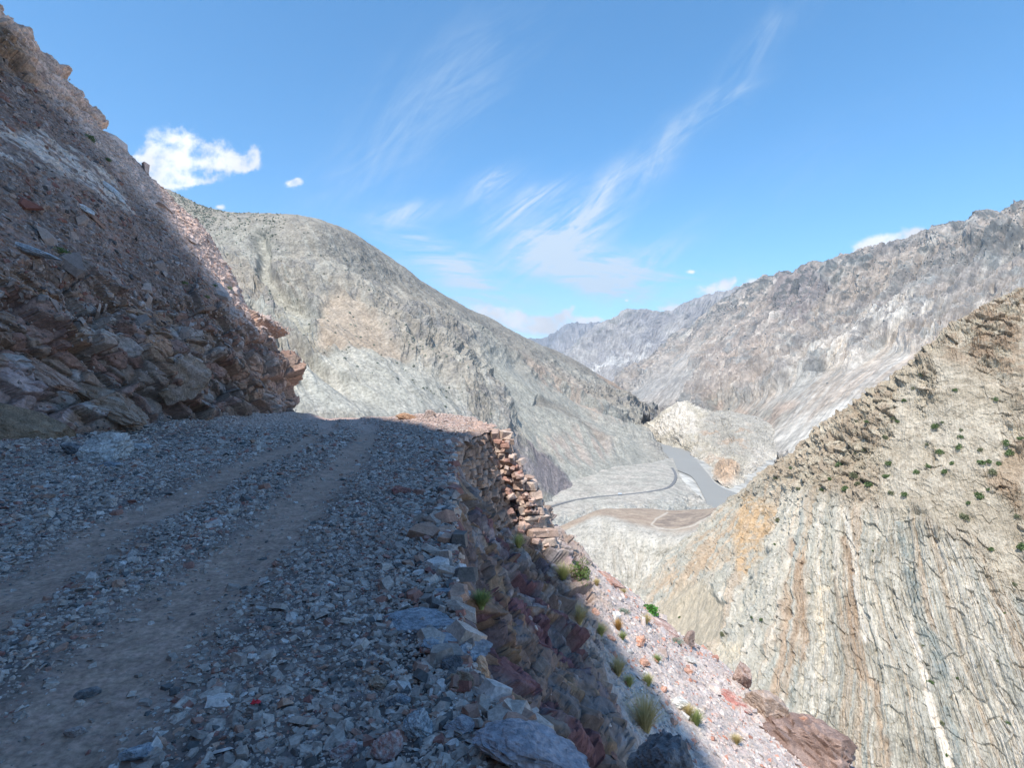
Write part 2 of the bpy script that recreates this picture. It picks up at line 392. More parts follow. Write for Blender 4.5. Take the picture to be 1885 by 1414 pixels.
# ---- terrace that carries the highway, below the left mountain
ctrl = [
 [W(900,890,980),W(970,880,1100),W(1040,868,1250),W(1120,860,1350),W(1200,852,1480),W(1238,843,1640)],
 [W(900,945,860),W(985,938,890),W(1060,915,1010),W(1142,906,1060),W(1215,895,1120),W(1252,876,1330)],
 [W(900,965,800),W(985,950,840),W(1060,925,960),W(1142,918,985),W(1222,908,1035),W(1262,890,1200)],
 [W(900,1000,700),W(990,985,760),W(1060,965,810),W(1150,950,880),W(1240,935,950),W(1290,918,1090)],
 [W(900,1080,560),W(1000,1050,650),W(1080,1030,700),W(1150,1020,740),W(1250,980,850),W(1320,950,950)],
 [W(900,1250,420),W(1000,1200,470),W(1080,1180,490),W(1150,1160,510),W(1250,1100,590),W(1350,1050,680)]]
P = patch(ctrl, 420, 320)
X, Y = proj(P.p)
below = sstep(.42,.6,P.v)
flat = 1-below
g = fbm(np.stack([P.um/22+.8*fbm(P.p/60,3,seed=40),P.vm/120,0*P.um],1),5,.55,ridged=True,seed=41)
P.p += P.n*(g*7*below+fbm(P.p/30,5,seed=42)*(1.2+5*below))[:,None]
k2 = fbm(P.p/35,6,.6,seed=43)
col = mix(C(.375,.378,.35), C(.42,.41,.38), sstep(-.3,.3,k2)); col = mix(col, C(.31,.33,.32), .6*below*sstep(-.2,.3,fbm(P.p/70,4,seed=44)))
col = mix(col, BLUEG*.6, .6*sstep(.2,.4,fbm(P.p/28,5,.6,seed=45))*below)
terrace = emit(P, 'hillside', M_mid, col, False, k=(.98,.92,.86))

# ---- white-crag hill right of the river
ctrl = [
 [W(1165,808,2700),W(1210,800,2700),W(1262,785,2600),W(1310,775,2600),W(1370,765,2600),W(1450,790,2600)],
 [W(1162,801,2510),W(1205,776,2460),W(1258,745,2350),W(1300,760,2300),W(1365,768,2200),W(1452,795,2300)],
 [W(1172,806,2420),W(1215,792,2320),W(1262,774,2180),W(1318,788,2050),W(1378,798,1900),W(1455,820,2000)],
 [W(1190,811,2320),W(1235,808,2160),W(1272,805,2000),W(1330,825,1790),W(1385,840,1650),W(1455,862,1700)],
 [W(1215,818,2130),W(1256,827,1960),W(1282,848,1700),W(1318,872,1470),W(1365,882,1370),W(1438,900,1420)],
 [W(1218,825,2030),W(1262,840,1800),W(1292,870,1480),W(1322,898,1250),W(1360,908,1190),W(1428,915,1300)]]
P = patch(ctrl, 420, 340)
X, Y = proj(P.p); wq = np.stack([X,Y,0*X],1)
Xw = X+10*fbm(wq/30,4,seed=50); Yw = Y+10*fbm(wq/30,4,seed=51)
ed = sstep(0,.25,P.v)*(1-.7*sstep(.85,1,P.v))
st = fbm(np.stack([P.um/60+1.2*fbm(P.p/150,4,seed=52),P.vm/260,0*P.um],1),6,.6,ridged=True,seed=53)
oh = np.exp(-(((X-1337)/22)**2+((Y-882)/18)**2))*38
P.p += P.n*((st*15+fbm(P.p/70,6,.6,ridged=True,seed=54)*14)*ed)[:,None]; P.p[:,2] += oh
k2 = fbm(P.p/60,6,.6,seed=55)
col = mix(C(.44,.42,.36), C(.50,.49,.45), sstep(-.2,.3,k2)); col = mix(col, WHITE, .55*inpoly(Xw,Yw,[(1258,740),(1200,790),(1215,800),(1300,800),(1275,760)],6)*sstep(-.3,.2,st))
col = mix(col, C(.33,.33,.31), .75*inpoly(Xw,Yw,[(1300,755),(1290,800),(1340,850),(1460,840),(1460,740)],14))
col = mix(col, C(.42,.31,.22), .6*sstep(0,.3,k2)*inpoly(Xw,Yw,[(1290,780),(1300,870),(1400,860),(1380,790)],10))
col = mix(col, C(.45,.34,.245), .85*sstep(.15,.5,oh/38))
col = mix(col, PALE, .6*inpoly(Xw,Yw,[(1390,830),(1350,905),(1450,905),(1460,830)],6)*(1-sstep(.1,.4,oh/38)))
hill = emit(P, 'hill', M_mid, col, False, k=(.98,.92,.86))

# ---- brown plateau spur in the middle distance
ctrl = [
 [W(985,1120,420),W(1050,1060,440),W(1110,1010,480),W(1180,985,520),W(1250,975,520),W(1330,975,470),W(1385,965,400),W(1440,930,340)],
 [W(1005,992,372),W(1058,966,385),W(1107,945,395),W(1170,938,425),W(1240,940,425),W(1314,936,385),W(1358,921,315),W(1400,893,258)],
 [W(1008,994,350),W(1060,968,350),W(1107,950,345),W(1158,963,320),W(1215,978,298),W(1265,980,286),W(1325,955,270),W(1385,906,252)],
 [W(1012,1032,305),W(1060,1014,305),W(1110,1003,303),W(1150,1014,292),W(1195,1032,280),W(1235,1032,272),W(1278,1005,264),W(1340,948,255)],
 [W(1030,1082,278),W(1070,1072,278),W(1115,1062,276),W(1150,1072,272),W(1185,1082,267),W(1220,1067,264),W(1255,1037,262),W(1312,975,258)],
 [W(1050,1150,258),W(1090,1150,258),W(1130,1150,258),W(1155,1145,258),W(1182,1135,259),W(1205,1112,261),W(1232,1072,262),W(1285,1010,262)]]
P = patch(ctrl, 620, 420)
X, Y = proj(P.p); wq = np.stack([X,Y,0*X],1)
plat = (1-sstep(.36,.43,P.v+.015*fbm(P.p/8,4,seed=60)))
g = fbm(np.stack([P.um/9+.9*fbm(P.p/30,3,seed=61),P.vm/40,0*P.um],1),5,.55,ridged=True,seed=62)
P.p += P.n*((g*1.7+fbm(P.p/12,5,.6,seed=63)*1.6)*(1-plat)*sstep(.38,.55,P.v)+plat*fbm(P.p/14,5,seed=64)*.7)[:,None]
k2 = fbm(P.p/7,6,.6,seed=65)
col = mix(C(.47,.44,.385), C(.54,.51,.455), sstep(-.2,.3,fbm(np.stack([P.um/6,P.vm/50,0*P.um],1),5,.6,seed=66)))
col = mix(col, C(.30,.29,.26), .7*sstep(.24,.36,fbm(P.p/1.5,2,seed=67)))
pc = mix(C(.43,.345,.27), C(.36,.28,.22), sstep(-.2,.3,k2)); pc = mix(pc, C(.24,.20,.17), .7*inpoly(X+5*fbm(wq/9,3),Y+2*fbm(wq/9,3,seed=2),[(1205,962),(1225,948),(1290,942),(1320,946),(1290,962),(1245,973),(1215,974)],3)*sstep(-.3,.2,k2))
path = np.zeros(len(X))
def seg(pts, w):
    m = np.zeros(len(X))
    for (ax,ay),(bx,by) in zip(pts[:-1],pts[1:]):
        ex,ey=bx-ax,by-ay; t=np.clip(((X-ax)*ex+(Y-ay)*ey)/(ex*ex+ey*ey),0,1)
        m=np.maximum(m,1-sstep(w*.6,w*1.3,np.hypot(X-ax-t*ex,(Y-ay-t*ey)*1.3)))
    return m
path = seg([(1395,898),(1375,912),(1345,930),(1310,950),(1275,967),(1240,976),(1212,973),(1199,965),(1208,955),(1228,945)],2.0)
pc = mix(pc, C(.58,.52,.44), .85*path)
col = mix(col, pc, plat)
spur = emit(P, 'hillside', rock_mat('spur_rock', .6, .2, .4, .95, dist=.6), col, False, k=(.87,.85,.82))

# ---- valley floor sheet and river
def sheet(name, x0, x1, y0, y1, z, mat, col, n=60):
    xs = np.linspace(x0,x1,n); ys = np.linspace(y0,y1,n); gx, gy = np.meshgrid(xs, ys)
    p = np.stack([gx.ravel(), gy.ravel(), np.full(n*n, z)], 1)
    o = mesh_np(name, p, gridfaces(n,n), mat, np.tile(col,(n*n,1)), p.copy(), True); tag(o, kind='structure'); return o
sheet('ground', -15000, 15000, -6000, 20000, -228, M_far, C(.44,.425,.385))
RZ = -226.0
def riv(px, py):
    D = (CAMZ-RZ)/((py-CY)/F); return (D*(px-CX)/F, D, RZ)
Lb = [(1130,770),(1148,790),(1152,797),(1186,815),(1216,826),(1236,846),(1247,864),(1276,879),(1297,910),(1308,936),(1290,960),(1260,1000)]
Rb = [(1190,760),(1192,784),(1175,796),(1218,817),(1258,826),(1278,846),(1300,872),(1318,892),(1358,910),(1400,925),(1420,960),(1420,1000)]
a = cr([riv(*p) for p in Lb], 120, 0); c_ = cr([riv(*p) for p in Rb], 120, 0)
wz = fbm(a/70,4,seed=70)
rows = np.stack([a*(1-t)+c_*t for t in np.linspace(-.06,1.06,16)], 0)
g = rows.reshape(-1,3)
M_water = plain('silty_river_water', (.30,.285,.25), .5, var=.08, scale=.02)
riverobj = tag(mesh_np('river', g, gridfaces(120,16), M_water, None, None, True), kind='structure')
# ================================================================ RIGHT CLIFF (banded rock across the gully)
c0 = [(1385,903,250),(1330,940,255),(1272,988,258),(1215,1050,260),(1160,1112,262),(1130,1180,262)]
c1 = [(1430,870,212),(1385,940,212),(1332,1020,206),(1282,1100,200),(1228,1200,190),(1190,1300,182)]
c2 = [(1500,810,186),(1482,920,176),(1450,1040,162),(1425,1150,151),(1395,1290,138),(1375,1420,130)]
c3 = [(1600,735,170),(1588,860,161),(1584,1000,149),(1592,1150,136),(1615,1360,119),(1630,1500,110)]
c4 = [(1690,665,160),(1690,830,150),(1715,1000,138),(1755,1180,123),(1830,1420,106),(1870,1580,97)]
c5 = [(1760,600,155),(1785,800,142),(1845,1000,130),(1920,1200,115),(2010,1450,98),(2060,1620,90)]
c6 = [(1885,540,150),(1920,800,135),(1990,1000,122),(2080,1250,106),(2190,1520,90),(2250,1700,82)]
c7 = [(2050,470,145),(2120,800,128),(2180,1050,112),(2250,1300,98),(2350,1600,82),(2400,1800,74)]
cols = [c0,c1,c2,c3,c4,c5,c6,c7]
rows = []
bk = []
for c in cols:
    x,y,z = W(*c[0]); bk.append((x+28,y+22,z-9))
rows.append(bk)
for r in range(6): rows.append([W(*c[r]) for c in cols])
P = patch(rows, 1150, 950)
X, Y = proj(P.p); wq = np.stack([X,Y,0*X],1)
Xw = X+22*fbm(wq/60,5,seed=80); Yw = Y+22*fbm(wq/60,5,seed=81)
back = 1-sstep(.13,.19,P.v)
# upper zone: blocky crags and scree; lower zone: steep banded strata
strata = inpoly(Xw,Yw,[(1400,900),(1500,915),(1600,935),(1700,950),(1780,1010),(1890,1120),(2300,1400),(2300,2000),(1000,2000),(1000,1000),(1300,930)],30)
um = P.um; vm = P.vm
wob = fbm(P.p/34,3,seed=82)*3.6+fbm(P.p/8,3,seed=83)*.55
ub = um+wob
s1 = fbm(np.stack([ub/7.0,vm/70,0*um],1),4,.6,seed=84)
s2 = fbm(np.stack([ub/2.3,vm/30,0*um],1),4,.6,ridged=True,seed=85)
s3 = fbm(np.stack([ub/.7,vm/9,0*um],1),3,.6,seed=86)
big = fbm(P.p/30,5,.55,ridged=True,seed=87)
fz,_,ce = facets(np.stack([ub,vm,0*um],1),(1.6,11,3),None,1.0,.05,seed=1,warp=.9)
fz2,_,_ = facets(np.stack([ub,vm,0*um],1),(.55,2.6,1),None,1.1,.0,seed=2,warp=.3)
cr1 = fbm(P.p/9,6,.6,ridged=True,seed=88)
cb,_,_ = facets(P.p,(3.2,3.2,1.6),rotm(.5,.35,.2),1.2,.1,seed=3,warp=.8)
scree_u = sstep(.12,.42,fbm(np.stack([P.um/22,P.vm/30,0*um],1),4,seed=89)+.1)*(1-strata)
scree_u = np.maximum(scree_u, .95*inpoly(Xw,Yw,[(1700,940),(1640,920),(1740,860),(1800,880),(1880,960),(1900,1100),(1800,1010)],18))
tan_fan = inpoly(Xw,Yw,[(1215,1130),(1235,1185),(1290,1200),(1345,1180),(1350,1120),(1300,1080),(1260,1090)],9)
s4 = fbm(np.stack([ub/.42,vm/7,0*um],1),3,.6,ridged=True,seed=186)
hs = s1*2.0+s2*1.1+s3*.34+s4*.16+fz*.30+fz2*.2+cr1*1.3+cb*.5
hu = (cr1*2.2+cb*.9+fz2*.35)*(1-.85*scree_u)+fbm(P.p/1.2,4,.6,ridged=True,seed=90)*.3
h = big*3.0+strata*hs*(1-.9*tan_fan)+(1-strata)*hu
P.p += P.n*(h*(1-.75*back))[:,None]
bandc = fbm(np.stack([ub/4.2,vm/140,0*um+3],1),4,.62,seed=91); bandd = fbm(np.stack([ub/1.3,vm/50,0*um+9],1),4,.65,seed=92)
kk = fbm(P.p/9,6,.6,seed=93); kf = fbm(P.p/2.0,4,.6,seed=94)
grey_ = mix(C(.385,.385,.355), C(.47,.46,.42), sstep(-.3,.3,kk))
cs = mix(grey_, C(.56,.54,.50), .8*sstep(.1,.3,bandd)); cs = mix(cs, C(.31,.34,.335), .75*sstep(.12,.3,-bandd)*sstep(-.2,.2,kk))
cs = mix(cs, C(.38,.30,.225), .55*sstep(.14,.3,bandc)*sstep(-.3,.1,bandd)); 
cs = mix(cs, C(.42,.33,.245), .8*inpoly(Xw,Yw,[(1370,910),(1300,970),(1200,1090),(1215,1150),(1290,1080),(1400,1010),(1430,900)],18)*sstep(-.35,.25,kk+bandd))
cs = mix(cs, C(.47,.335,.20), .75*inpoly(Xw,Yw,[(1372,915),(1360,1000),(1375,1070),(1415,1020),(1425,930)],8)*sstep(-.4,.2,kf))
cs = mix(cs, C(.36,.27,.20), .7*inpoly(Xw,Yw,[(1475,1000),(1455,1100),(1440,1180),(1425,1290),(1455,1290),(1490,1180),(1505,1060),(1495,1000)],6)*sstep(-.3,.15,bandd))
cs = mix(cs, C(.38,.29,.22), .6*inpoly(Xw,Yw,[(1555,1000),(1560,1120),(1575,1220),(1610,1300),(1620,1414),(1640,1414),(1610,1250),(1585,1130),(1575,1000)],5))
cs = mix(cs, C(.72,.69,.65), .85*inpoly(Xw*.4+X*.6,Yw,[(1683,1130),(1690,1190),(1712,1250),(1735,1330),(1760,1414),(1745,1414),(1720,1330),(1700,1260),(1680,1190)],3))
cs = mix(cs, C(.64,.58,.48), .6*inpoly(Xw,Yw,[(1515,1090),(1530,1090),(1525,1180),(1515,1230),(1505,1190)],5))
cs = mix(cs, C(.27,.32,.33), .75*inpoly(Xw,Yw,[(1655,970),(1665,1020),(1690,1100),(1705,1180),(1740,1300),(1765,1414),(1780,1414),(1755,1280),(1715,1130),(1690,1030),(1670,970)],5)*sstep(-.4,.1,kf+bandd))
wb = inpoly(X+4*fbm(wq/25,3),Y,[(1556,942),(1568,942),(1580,1000),(1592,1100),(1606,1170),(1620,1190),(1600,1195),(1585,1150),(1577,1060),(1566,1000)],2.5)
cs = mix(cs, C(.60,.59,.56), .85*wb)
cu = mix(C(.40,.365,.30), C(.47,.44,.375), sstep(-.3,.3,kk))
cu = mix(cu, C(.30,.235,.18), .6*sstep(-.0,.4,cr1*.6+kf*.6)*(1-scree_u)); cu = mix(cu, mix(C(.36,.325,.27),C(.47,.44,.385),sstep(-.35,.35,kk+.6*kf)), scree_u*.85); cu = mix(cu, C(.27,.235,.19), .5*sstep(.2,.4,fbm(P.p/.9,3,seed=95)))
cu = mix(cu, C(.30,.225,.165), .7*inpoly(Xw,Yw,[(1890,540),(1760,600),(1740,660),(1800,680),(1890,700)],20)*sstep(-.3,.2,kf))
cu = mix(cu, C(.33,.25,.18), .65*inpoly(Xw,Yw,[(1890,800),(1850,840),(1820,900),(1890,960)],10))
def segm(pts, w):
    m = np.zeros(len(X))
    for (ax,ay),(bx,by) in zip(pts[:-1],pts[1:]):
        ex,ey=bx-ax,by-ay; t=np.clip(((X-ax)*ex+(Y-ay)*ey)/(ex*ex+ey*ey),0,1)
        m=np.maximum(m,1-sstep(w*.5,w*1.4,np.hypot(X-ax-t*ex,Y-ay-t*ey)))
    return m
pt = np.maximum(segm([(1650,722),(1700,716),(1760,711),(1830,708),(1900,712)],2.2), segm([(1830,566),(1855,568),(1900,572)],2.0))
cu = mix(cu, C(.50,.46,.40), .7*pt)
col = mix(cu, cs, strata); col = mix(col, C(.44,.39,.31), tan_fan*.9)
col = mix(col, C(.52,.48,.40), .6*inpoly(Xw,Yw,[(1340,1180),(1330,1230),(1390,1240),(1395,1180)],8))
crackm = np.clip(1-ce/.08,0,1)*strata
col = col*(1-.05*crackm)[:,None]
M_cliff = rock_mat('banded_rock', 1.6, .17, .6, .92, streak=1.6, dist=.35)
cliff = emit(P, 'hillside', M_cliff, col, False, k=(.95,.895,.825))

# ================================================================ NEAR GROUND
def xe(y):   # outer edge of the road
    return np.interp(y, [-8,-2,0,2,2.2,2.4,2.6,2.85,3.4,4.3,5.5,8.3,11,13.5,14.8,16,17.5,19,19.9,20.5,22,24,28,33,38,45],
                        [2.2,1.9,1.6,1.3,1.05,.6,.15,-.12,-.27,-.40,-.53,-.87,-1.15,-1.42,-1.5,-1.3,-1.0,-.7,-.75,-1.2,-1.5,-2.0,-4.2,-8.5,-14,-24])
def xb(y):   # inner edge, foot of the mountainside
    return np.interp(y, [-12,0,13,20,27,28.5,30,32,35,40,46], [-10.6,-10.8,-11.0,-11.0,-10.7,-10.9,-12.4,-15,-19.5,-27,-36])
XR = ([2.6,5.65,8.74,13,17,19.5,24,30],[-2.1,-2.6,-3.05,-3.7,-4.5,-5.2,-7.2,-11]); XL = ([2.6,4.4,6.3,9.2,14.2,19,24,30],[-3.55,-3.9,-4.4,-5.0,-5.6,-6.4,-8.2,-12])
def track(x, y):
    wb_ = .18*np.sin(y*1.3)+.1*np.sin(y*3.1+1)
    r = np.exp(-(np.abs(x-np.interp(y,*XR)-.3*wb_)/.50)**3.0); l = np.exp(-(np.abs(x-np.interp(y,*XL)+.4*wb_)/.44)**3.0)
    return r, l
def roadz(x, y):
    z = -.0022*np.maximum(y-18,0)**2 + 0*x
    r, l = track(x, y); z = z-.05*r-.045*l
    q = np.stack([x,y,0*x],1)
    z = z+.05*fbm(q/1.6,3,seed=100)+.018*fbm(q/.28,3,seed=101)
    z += .42*np.exp(-(((x+3.0)/2.0)**2+((y-21.8)/1.6)**2))+.2*np.exp(-(((x+6.5)/2)**2+((y-23)/1.4)**2))
    z += .35*sstep(1.6,0,x-xb(y))
    # the ground beside the camera dips towards the drop
    z -= .6*sstep(0,.95,x)*sstep(3.6,2.6,y)
    return z
ys = np.concatenate([np.linspace(-6,2,60), 2+20*np.linspace(0,1,760)**1.5, np.linspace(22.1,44,260)])
tt = np.linspace(0,1,520)
XX = xb(ys)[:,None]-1.6 + (xe(ys)-xb(ys)+1.6)[:,None]*tt[None,:]
YY = np.repeat(ys[:,None], len(tt), 1)
P = Patch(); P.nu, P.nv = len(tt), len(ys); p = np.stack([XX.ravel(), YY.ravel(), np.zeros(XX.size)], 1)
edge_w = sstep(.9,0,(xe(p[:,1])-p[:,0]))
p[:,2] = roadz(p[:,0], p[:,1])
jag = fbm(np.stack([p[:,1]/.35,0*p[:,1],0*p[:,1]],1),4,.6,seed=103)
p[:,0] += edge_w*(jag*.16)*sstep(14.5,13,p[:,1]); p[:,2] -= edge_w**3*.06
tr_, tl_ = track(p[:,0], p[:,1]); trk = np.clip(tr_+tl_,0,1)
P.p = p; P.flow = p.copy()
q2 = p*np.array([1,1,0])
k = fbm(q2/.9,5,.6,seed=104); kf = fbm(q2/.09,3,.6,seed=105)
col = mix(C(.10,.09,.09), C(.15,.125,.115), sstep(-.3,.3,k)); col = mix(col, C(.33,.25,.205), .95*np.clip(trk*1.1+.2*k,0,1))  # dark base stands in for shaded gaps between chips; wheel tracks dusty brown
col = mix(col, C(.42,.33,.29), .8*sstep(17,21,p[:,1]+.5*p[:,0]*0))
col = mix(col, C(.25,.24,.25), .5*sstep(.1,.4,kf)*(1-trk))
M_dirt = rock_mat('road_dirt', 26, .35, .55, .95, dist=.02, tint=.05)
P.n = None
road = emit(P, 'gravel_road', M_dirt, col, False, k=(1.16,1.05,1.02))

# ---- mountainside on the left of the road
base = [(0,-.5,-.2),(0,0,0),(.45,1.2,.0),(.95,2.6,.0),(1.6,3.9,0),(2.45,5.6,0),(4.45,8.5,0),(6.95,11.4,0),(9.9,14.7,0),(13.1,18.6,0),(15.2,20.6,0),(19,25.5,0),(24,30,0),(34,32,0)]
yk = [-14,-6,0,6,10,14,18,22,25.5,28,30,32.5,36,42]
rows = []
for i in range(len(base)):
    off, z, _ = base[i]; r = []
    for y in yk:
        bx = float(xb(y))
        rz = -.0022*max(y-18,0)**2
        o = off
        if y < 5: o = off*(.88)
        # rounding beyond the nose
        r.append((bx-o-(0 if y<29 else (y-29)*.25*z/8), y + (0 if y < 27 else -0.0), z+rz*(1 if z<1 else 0)))
    rows.append(r)
rows = rows[::-1]
def densify(P, rowsctrl, nu, nv): pass
P = patch(rows, 1300, 1150, facing=(0,12,6))
X, Y = proj(P.p); p0 = P.p.copy()
hgt = P.p[:,2]; wq = np.stack([X,Y,0*X],1)
cliffy = sstep(5.6,3.6,hgt+.9*fbm(P.p/2.5,3,seed=110)-.06*(P.p[:,1]-15)+.0*X)
topc = sstep(13.5,16,hgt+.9*fbm(P.p/3,3,seed=111))
Rt = basis((.22,.52,.82))
f1,r1,e1 = facets(P.p,(2.4,2.0,1.15),Rt,1.35,.3,seed=4,warp=.3)
f2,r2,e2 = facets(P.p,(.8,.7,.36),Rt,1.3,.35,seed=5,warp=.1)
f3,r3,e3 = facets(P.p,(.22,.3,.11),Rt,1.1,.3,seed=6)
f4,r4,e4 = facets(P.p,(3.5,3.5,1.8),rotm(.2,-.7,.3),1.2,.2,seed=7,warp=.5)
bigr = fbm(P.p/5.5,4,seed=112)
hc = f1*.42+f2*.15+f3*.035+f4*.42
hs_ = bigr*.5+f3*.05+f2*.07*sstep(-.1,.3,fbm(P.p/2,3,seed=113))+fbm(P.p/.5,4,seed=114)*.06
ht = f1*.4+f2*.2+f4*.7+f3*.06
led = sstep(26.5,28.5,P.p[:,1])   # ledges of the nose
h = cliffy*hc+(1-cliffy)*(1-topc)*hs_+topc*ht+bigr*.25
# overhanging ledge at the nose
ovh = np.exp(-((P.p[:,1]-28.2)/2.2)**2)*(np.exp(-((hgt-2.75)/.55)**2)*.75+np.exp(-((hgt-4.0)/.5)**2)*.25)
h = h*sstep(-.1,.5,hgt)
P.p += P.n*(h+ovh)[:,None]
k = fbm(p0/2.2,5,.6,seed=115); kf = fbm(p0/.35,4,.6,seed=116)
rock_c = mix(C(.20,.165,.15), C(.32,.22,.165), r1[:,0]); rock_c = mix(rock_c, C(.36,.345,.35), .6*(r2[:,1]>.68)); rock_c = mix(rock_c, C(.235,.13,.11), .6*(r2[:,2]>.74))
rock_c = mix(rock_c, C(.42,.24,.15), .55*sstep(10,15,P.p[:,1]-10)*(r1[:,1]>.45)*sstep(20,24,P.p[:,1]))
rock_c = rock_c*(1-.45*np.clip(1-e2/.10,0,1)*cliffy)[:,None]
scree_c = mix(C(.17,.135,.125), C(.25,.185,.165), sstep(-.3,.3,k)); scree_c = mix(scree_c, C(.26,.26,.27), .5*sstep(.1,.4,kf))
quartz = inpoly(X+14*fbm(wq/40,4),Y+14*fbm(wq/40,4,seed=3),[(0,235),(80,235),(180,300),(250,370),(260,395),(190,365),(100,310),(0,275)],12)
scree_c = mix(scree_c, C(.56,.51,.48), .9*quartz*sstep(-.35,.15,fbm(p0@Rt/np.array([.9,.9,.2]),4,seed=117)))
top_c = mix(C(.24,.17,.125), C(.33,.25,.20), sstep(-.3,.3,kf))
top_c = top_c*(.7+.5*r2[:,:1])
col = mix(scree_c, rock_c, cliffy); col = mix(col, top_c, topc)
nose = sstep(23.4,25.6,P.p[:,1]); col = mix(col, C(.60,.46,.40)*(.8+.4*r2[:,:1]), .85*nose*(1-.62*cliffy))  # nose painted pale so its sunlit strip reads brighter
col = mix(col, C(.27,.21,.19), .8*sstep(.9,.1,hgt+.5*k))
pw = inpoly(X+10*fbm(wq/30,3),Y+10*fbm(wq/30,3,seed=5),[(0,650),(60,690),(130,760),(90,790),(0,730)],8); col = mix(col, C(.42,.34,.35), .6*pw)
M_near = rock_mat('near_rock', 9, .34, .6, .88, dist=.06, tint=.05)
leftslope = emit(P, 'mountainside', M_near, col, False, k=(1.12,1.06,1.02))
leftP = P

# ---- rock face and scree falling away to the right
yk = [-10,-4,0,1.5,2.0,2.25,2.5,2.9,3.6,4.4,5.4,7,9,11,13,15,17,18.5,19.5,20.6,22,24,26,28,31,36,44]
def sec(y):
    e = float(xe(y)); rz = float(-.0022*max(y-18,0)**2)
    near = float(sstep(3.0,2.2,y))
    wall = float(sstep(12.5,15,y)*sstep(20.6,19.6,y))
    pts = [(-.5,-.35),(-.02,-.05),(.12,-.8),(.8,-2.1),(2.1,-3.5),(3.3,-4.95),(6.2,-7.5),(9.6,-9.7),(12.7,-11.7),(14.2,-15.5),(17,-23),(26,-45),(40,-90)]
    wl  = [(-.6,-.5),(-.25,-.6),(.10,-2.6),(.75,-3.3),(2.2,-4.2),(3.6,-5.4),(6.6,-7.5),(9.8,-9.7),(12.7,-11.7),(14.2,-15.5),(17,-23),(26,-45),(40,-90)]
    far = [(-.5,-.3),(-.02,-.02),(.4,-.8),(1.4,-2.4),(2.8,-4.0),(4.2,-5.4),(6.2,-7.4),(9.0,-10.0),(11.7,-12.6),(14.2,-16.5),(17,-24),(26,-46),(40,-90)]
    f = float(sstep(19.6,21,y)); out = []
    nr  = [(-.5,-.9),(-.02,-.62),(.08,-1.2),(.5,-2.6),(1.2,-4.2),(2.1,-5.6),(5.4,-8.0),(8.8,-10.4),(11.7,-12.4),(13.4,-15.5),(17,-23),(26,-45),(40,-90)]
    for k in range(len(pts)):
        a_ = np.array(pts[k])*(1-wall)+np.array(wl[k])*wall
        a_ = a_*(1-f)+np.array(far[k])*f
        a_ = a_*(1-near)+np.array(nr[k])*near
        ex = e+(min(0,0))
        drop = 0.0
        if y > 27.5 and k > 4: drop = (y-27.5)**1.25*(.35+.13*(k-4))
        if y > 22 and k <= 5: drop = (y-22)*.06*k
        # ridge line of the scree draws in with distance
        sx = 1.0
        if k >= 5 and y > 26: sx = 1-.06*min(y-26,8)*(1 if k<10 else 0)
        # keep the world-space toe of the face aligned
        xx = ex+a_[0] if k < 5 else (ex+a_[0])*sx
        if k >= 5: xx = (-.9+a_[0])*sx + (ex+.9)*max(0,1-(k-4)/4)
        out.append((xx, y, a_[1]-drop+(rz if k<5 else rz*.5)))
    return out
secs = [sec(y) for y in yk]
ctrl = np.array(secs).transpose(1,0,2)
P = patch(ctrl, 1100, 1300, facing=(6,4,20))
X, Y = proj(P.p); p0 = P.p.copy()
v = P.v*12
rocky = sstep(5.35,4.7,v+.35*fbm(p0/1.2,3,seed=120))
rim = sstep(7.2,7.9,v+.5*fbm(p0/1.5,3,seed=121))*sstep(20,16,p0[:,1])
Rr = basis((.30,.80,.50))
f1,r1,e1 = facets(p0,(1.5,1.5,.6),Rr,1.2,.3,seed=8,warp=.2)
f2,r2,e2 = facets(p0,(.5,.5,.2),Rr,1.2,.35,seed=9,warp=.08)
f3,r3,e3 = facets(p0,(.18,.18,.08),Rr,1.1,.3,seed=10)
Rm = rotm(.4,.6,.2)
g1,q1,_ = facets(p0,(1.6,.9,.7),Rm,1.3,.3,seed=11,warp=.2)
g2,q2_,_ = facets(p0,(.5,.35,.25),Rm,1.2,.35,seed=12)
ledge = sstep(0.9,2.3,v)
hh = rocky*(f1*.34+f2*.10+f3*.03+.30*fbm(p0/2.2,4,ridged=True,seed=122))+(1-rocky)*(1-rim)*(.22*fbm(p0/2.4,4,seed=123)+.05*fbm(p0/.3,3,seed=124)+.03*f3)+rim*(g1*.5+g2*.2)
hh += .5*fbm(p0/7,3,seed=125)*(1-rocky)*sstep(5,7,v)
P.p += P.n*(hh*ledge)[:,None]
k = fbm(p0/1.6,5,.6,seed=126); kf = fbm(p0/.2,4,.6,seed=127)
rc = mix(C(.185,.135,.13), C(.27,.185,.15), r1[:,0]); rc = mix(rc, C(.22,.085,.10), .7*(r1[:,1]>.70)); rc = mix(rc, C(.36,.23,.14), .65*(r2[:,1]>.75)); rc = mix(rc, C(.19,.185,.20), .6*(r2[:,2]>.72))
rc = mix(rc, C(.48,.44,.44), .5*sstep(.25,.4,fbm(p0/np.array([.5,.5,3]),4,seed=128)))
rc = rc*(1-.4*np.clip(1-e2/.1,0,1))[:,None]
lit = sstep(19.5,20.5,p0[:,1])  # rock past the wall corner is painted paler to look sunlit
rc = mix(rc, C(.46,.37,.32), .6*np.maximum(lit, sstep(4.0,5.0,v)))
sc_ = mix(C(.45,.385,.36), C(.54,.47,.43), sstep(-.3,.3,k)); sc_ = mix(sc_, C(.46,.27,.21), .6*sstep(.18,.4,kf)*sstep(-.1,.3,k)); sc_ = mix(sc_, C(.36,.33,.33), .5*sstep(.15,.4,-kf))
rm = mix(C(.30,.20,.17), C(.44,.33,.29), q1[:,0]); rm = mix(rm, C(.42,.20,.16), .5*(q2_[:,1]>.8))
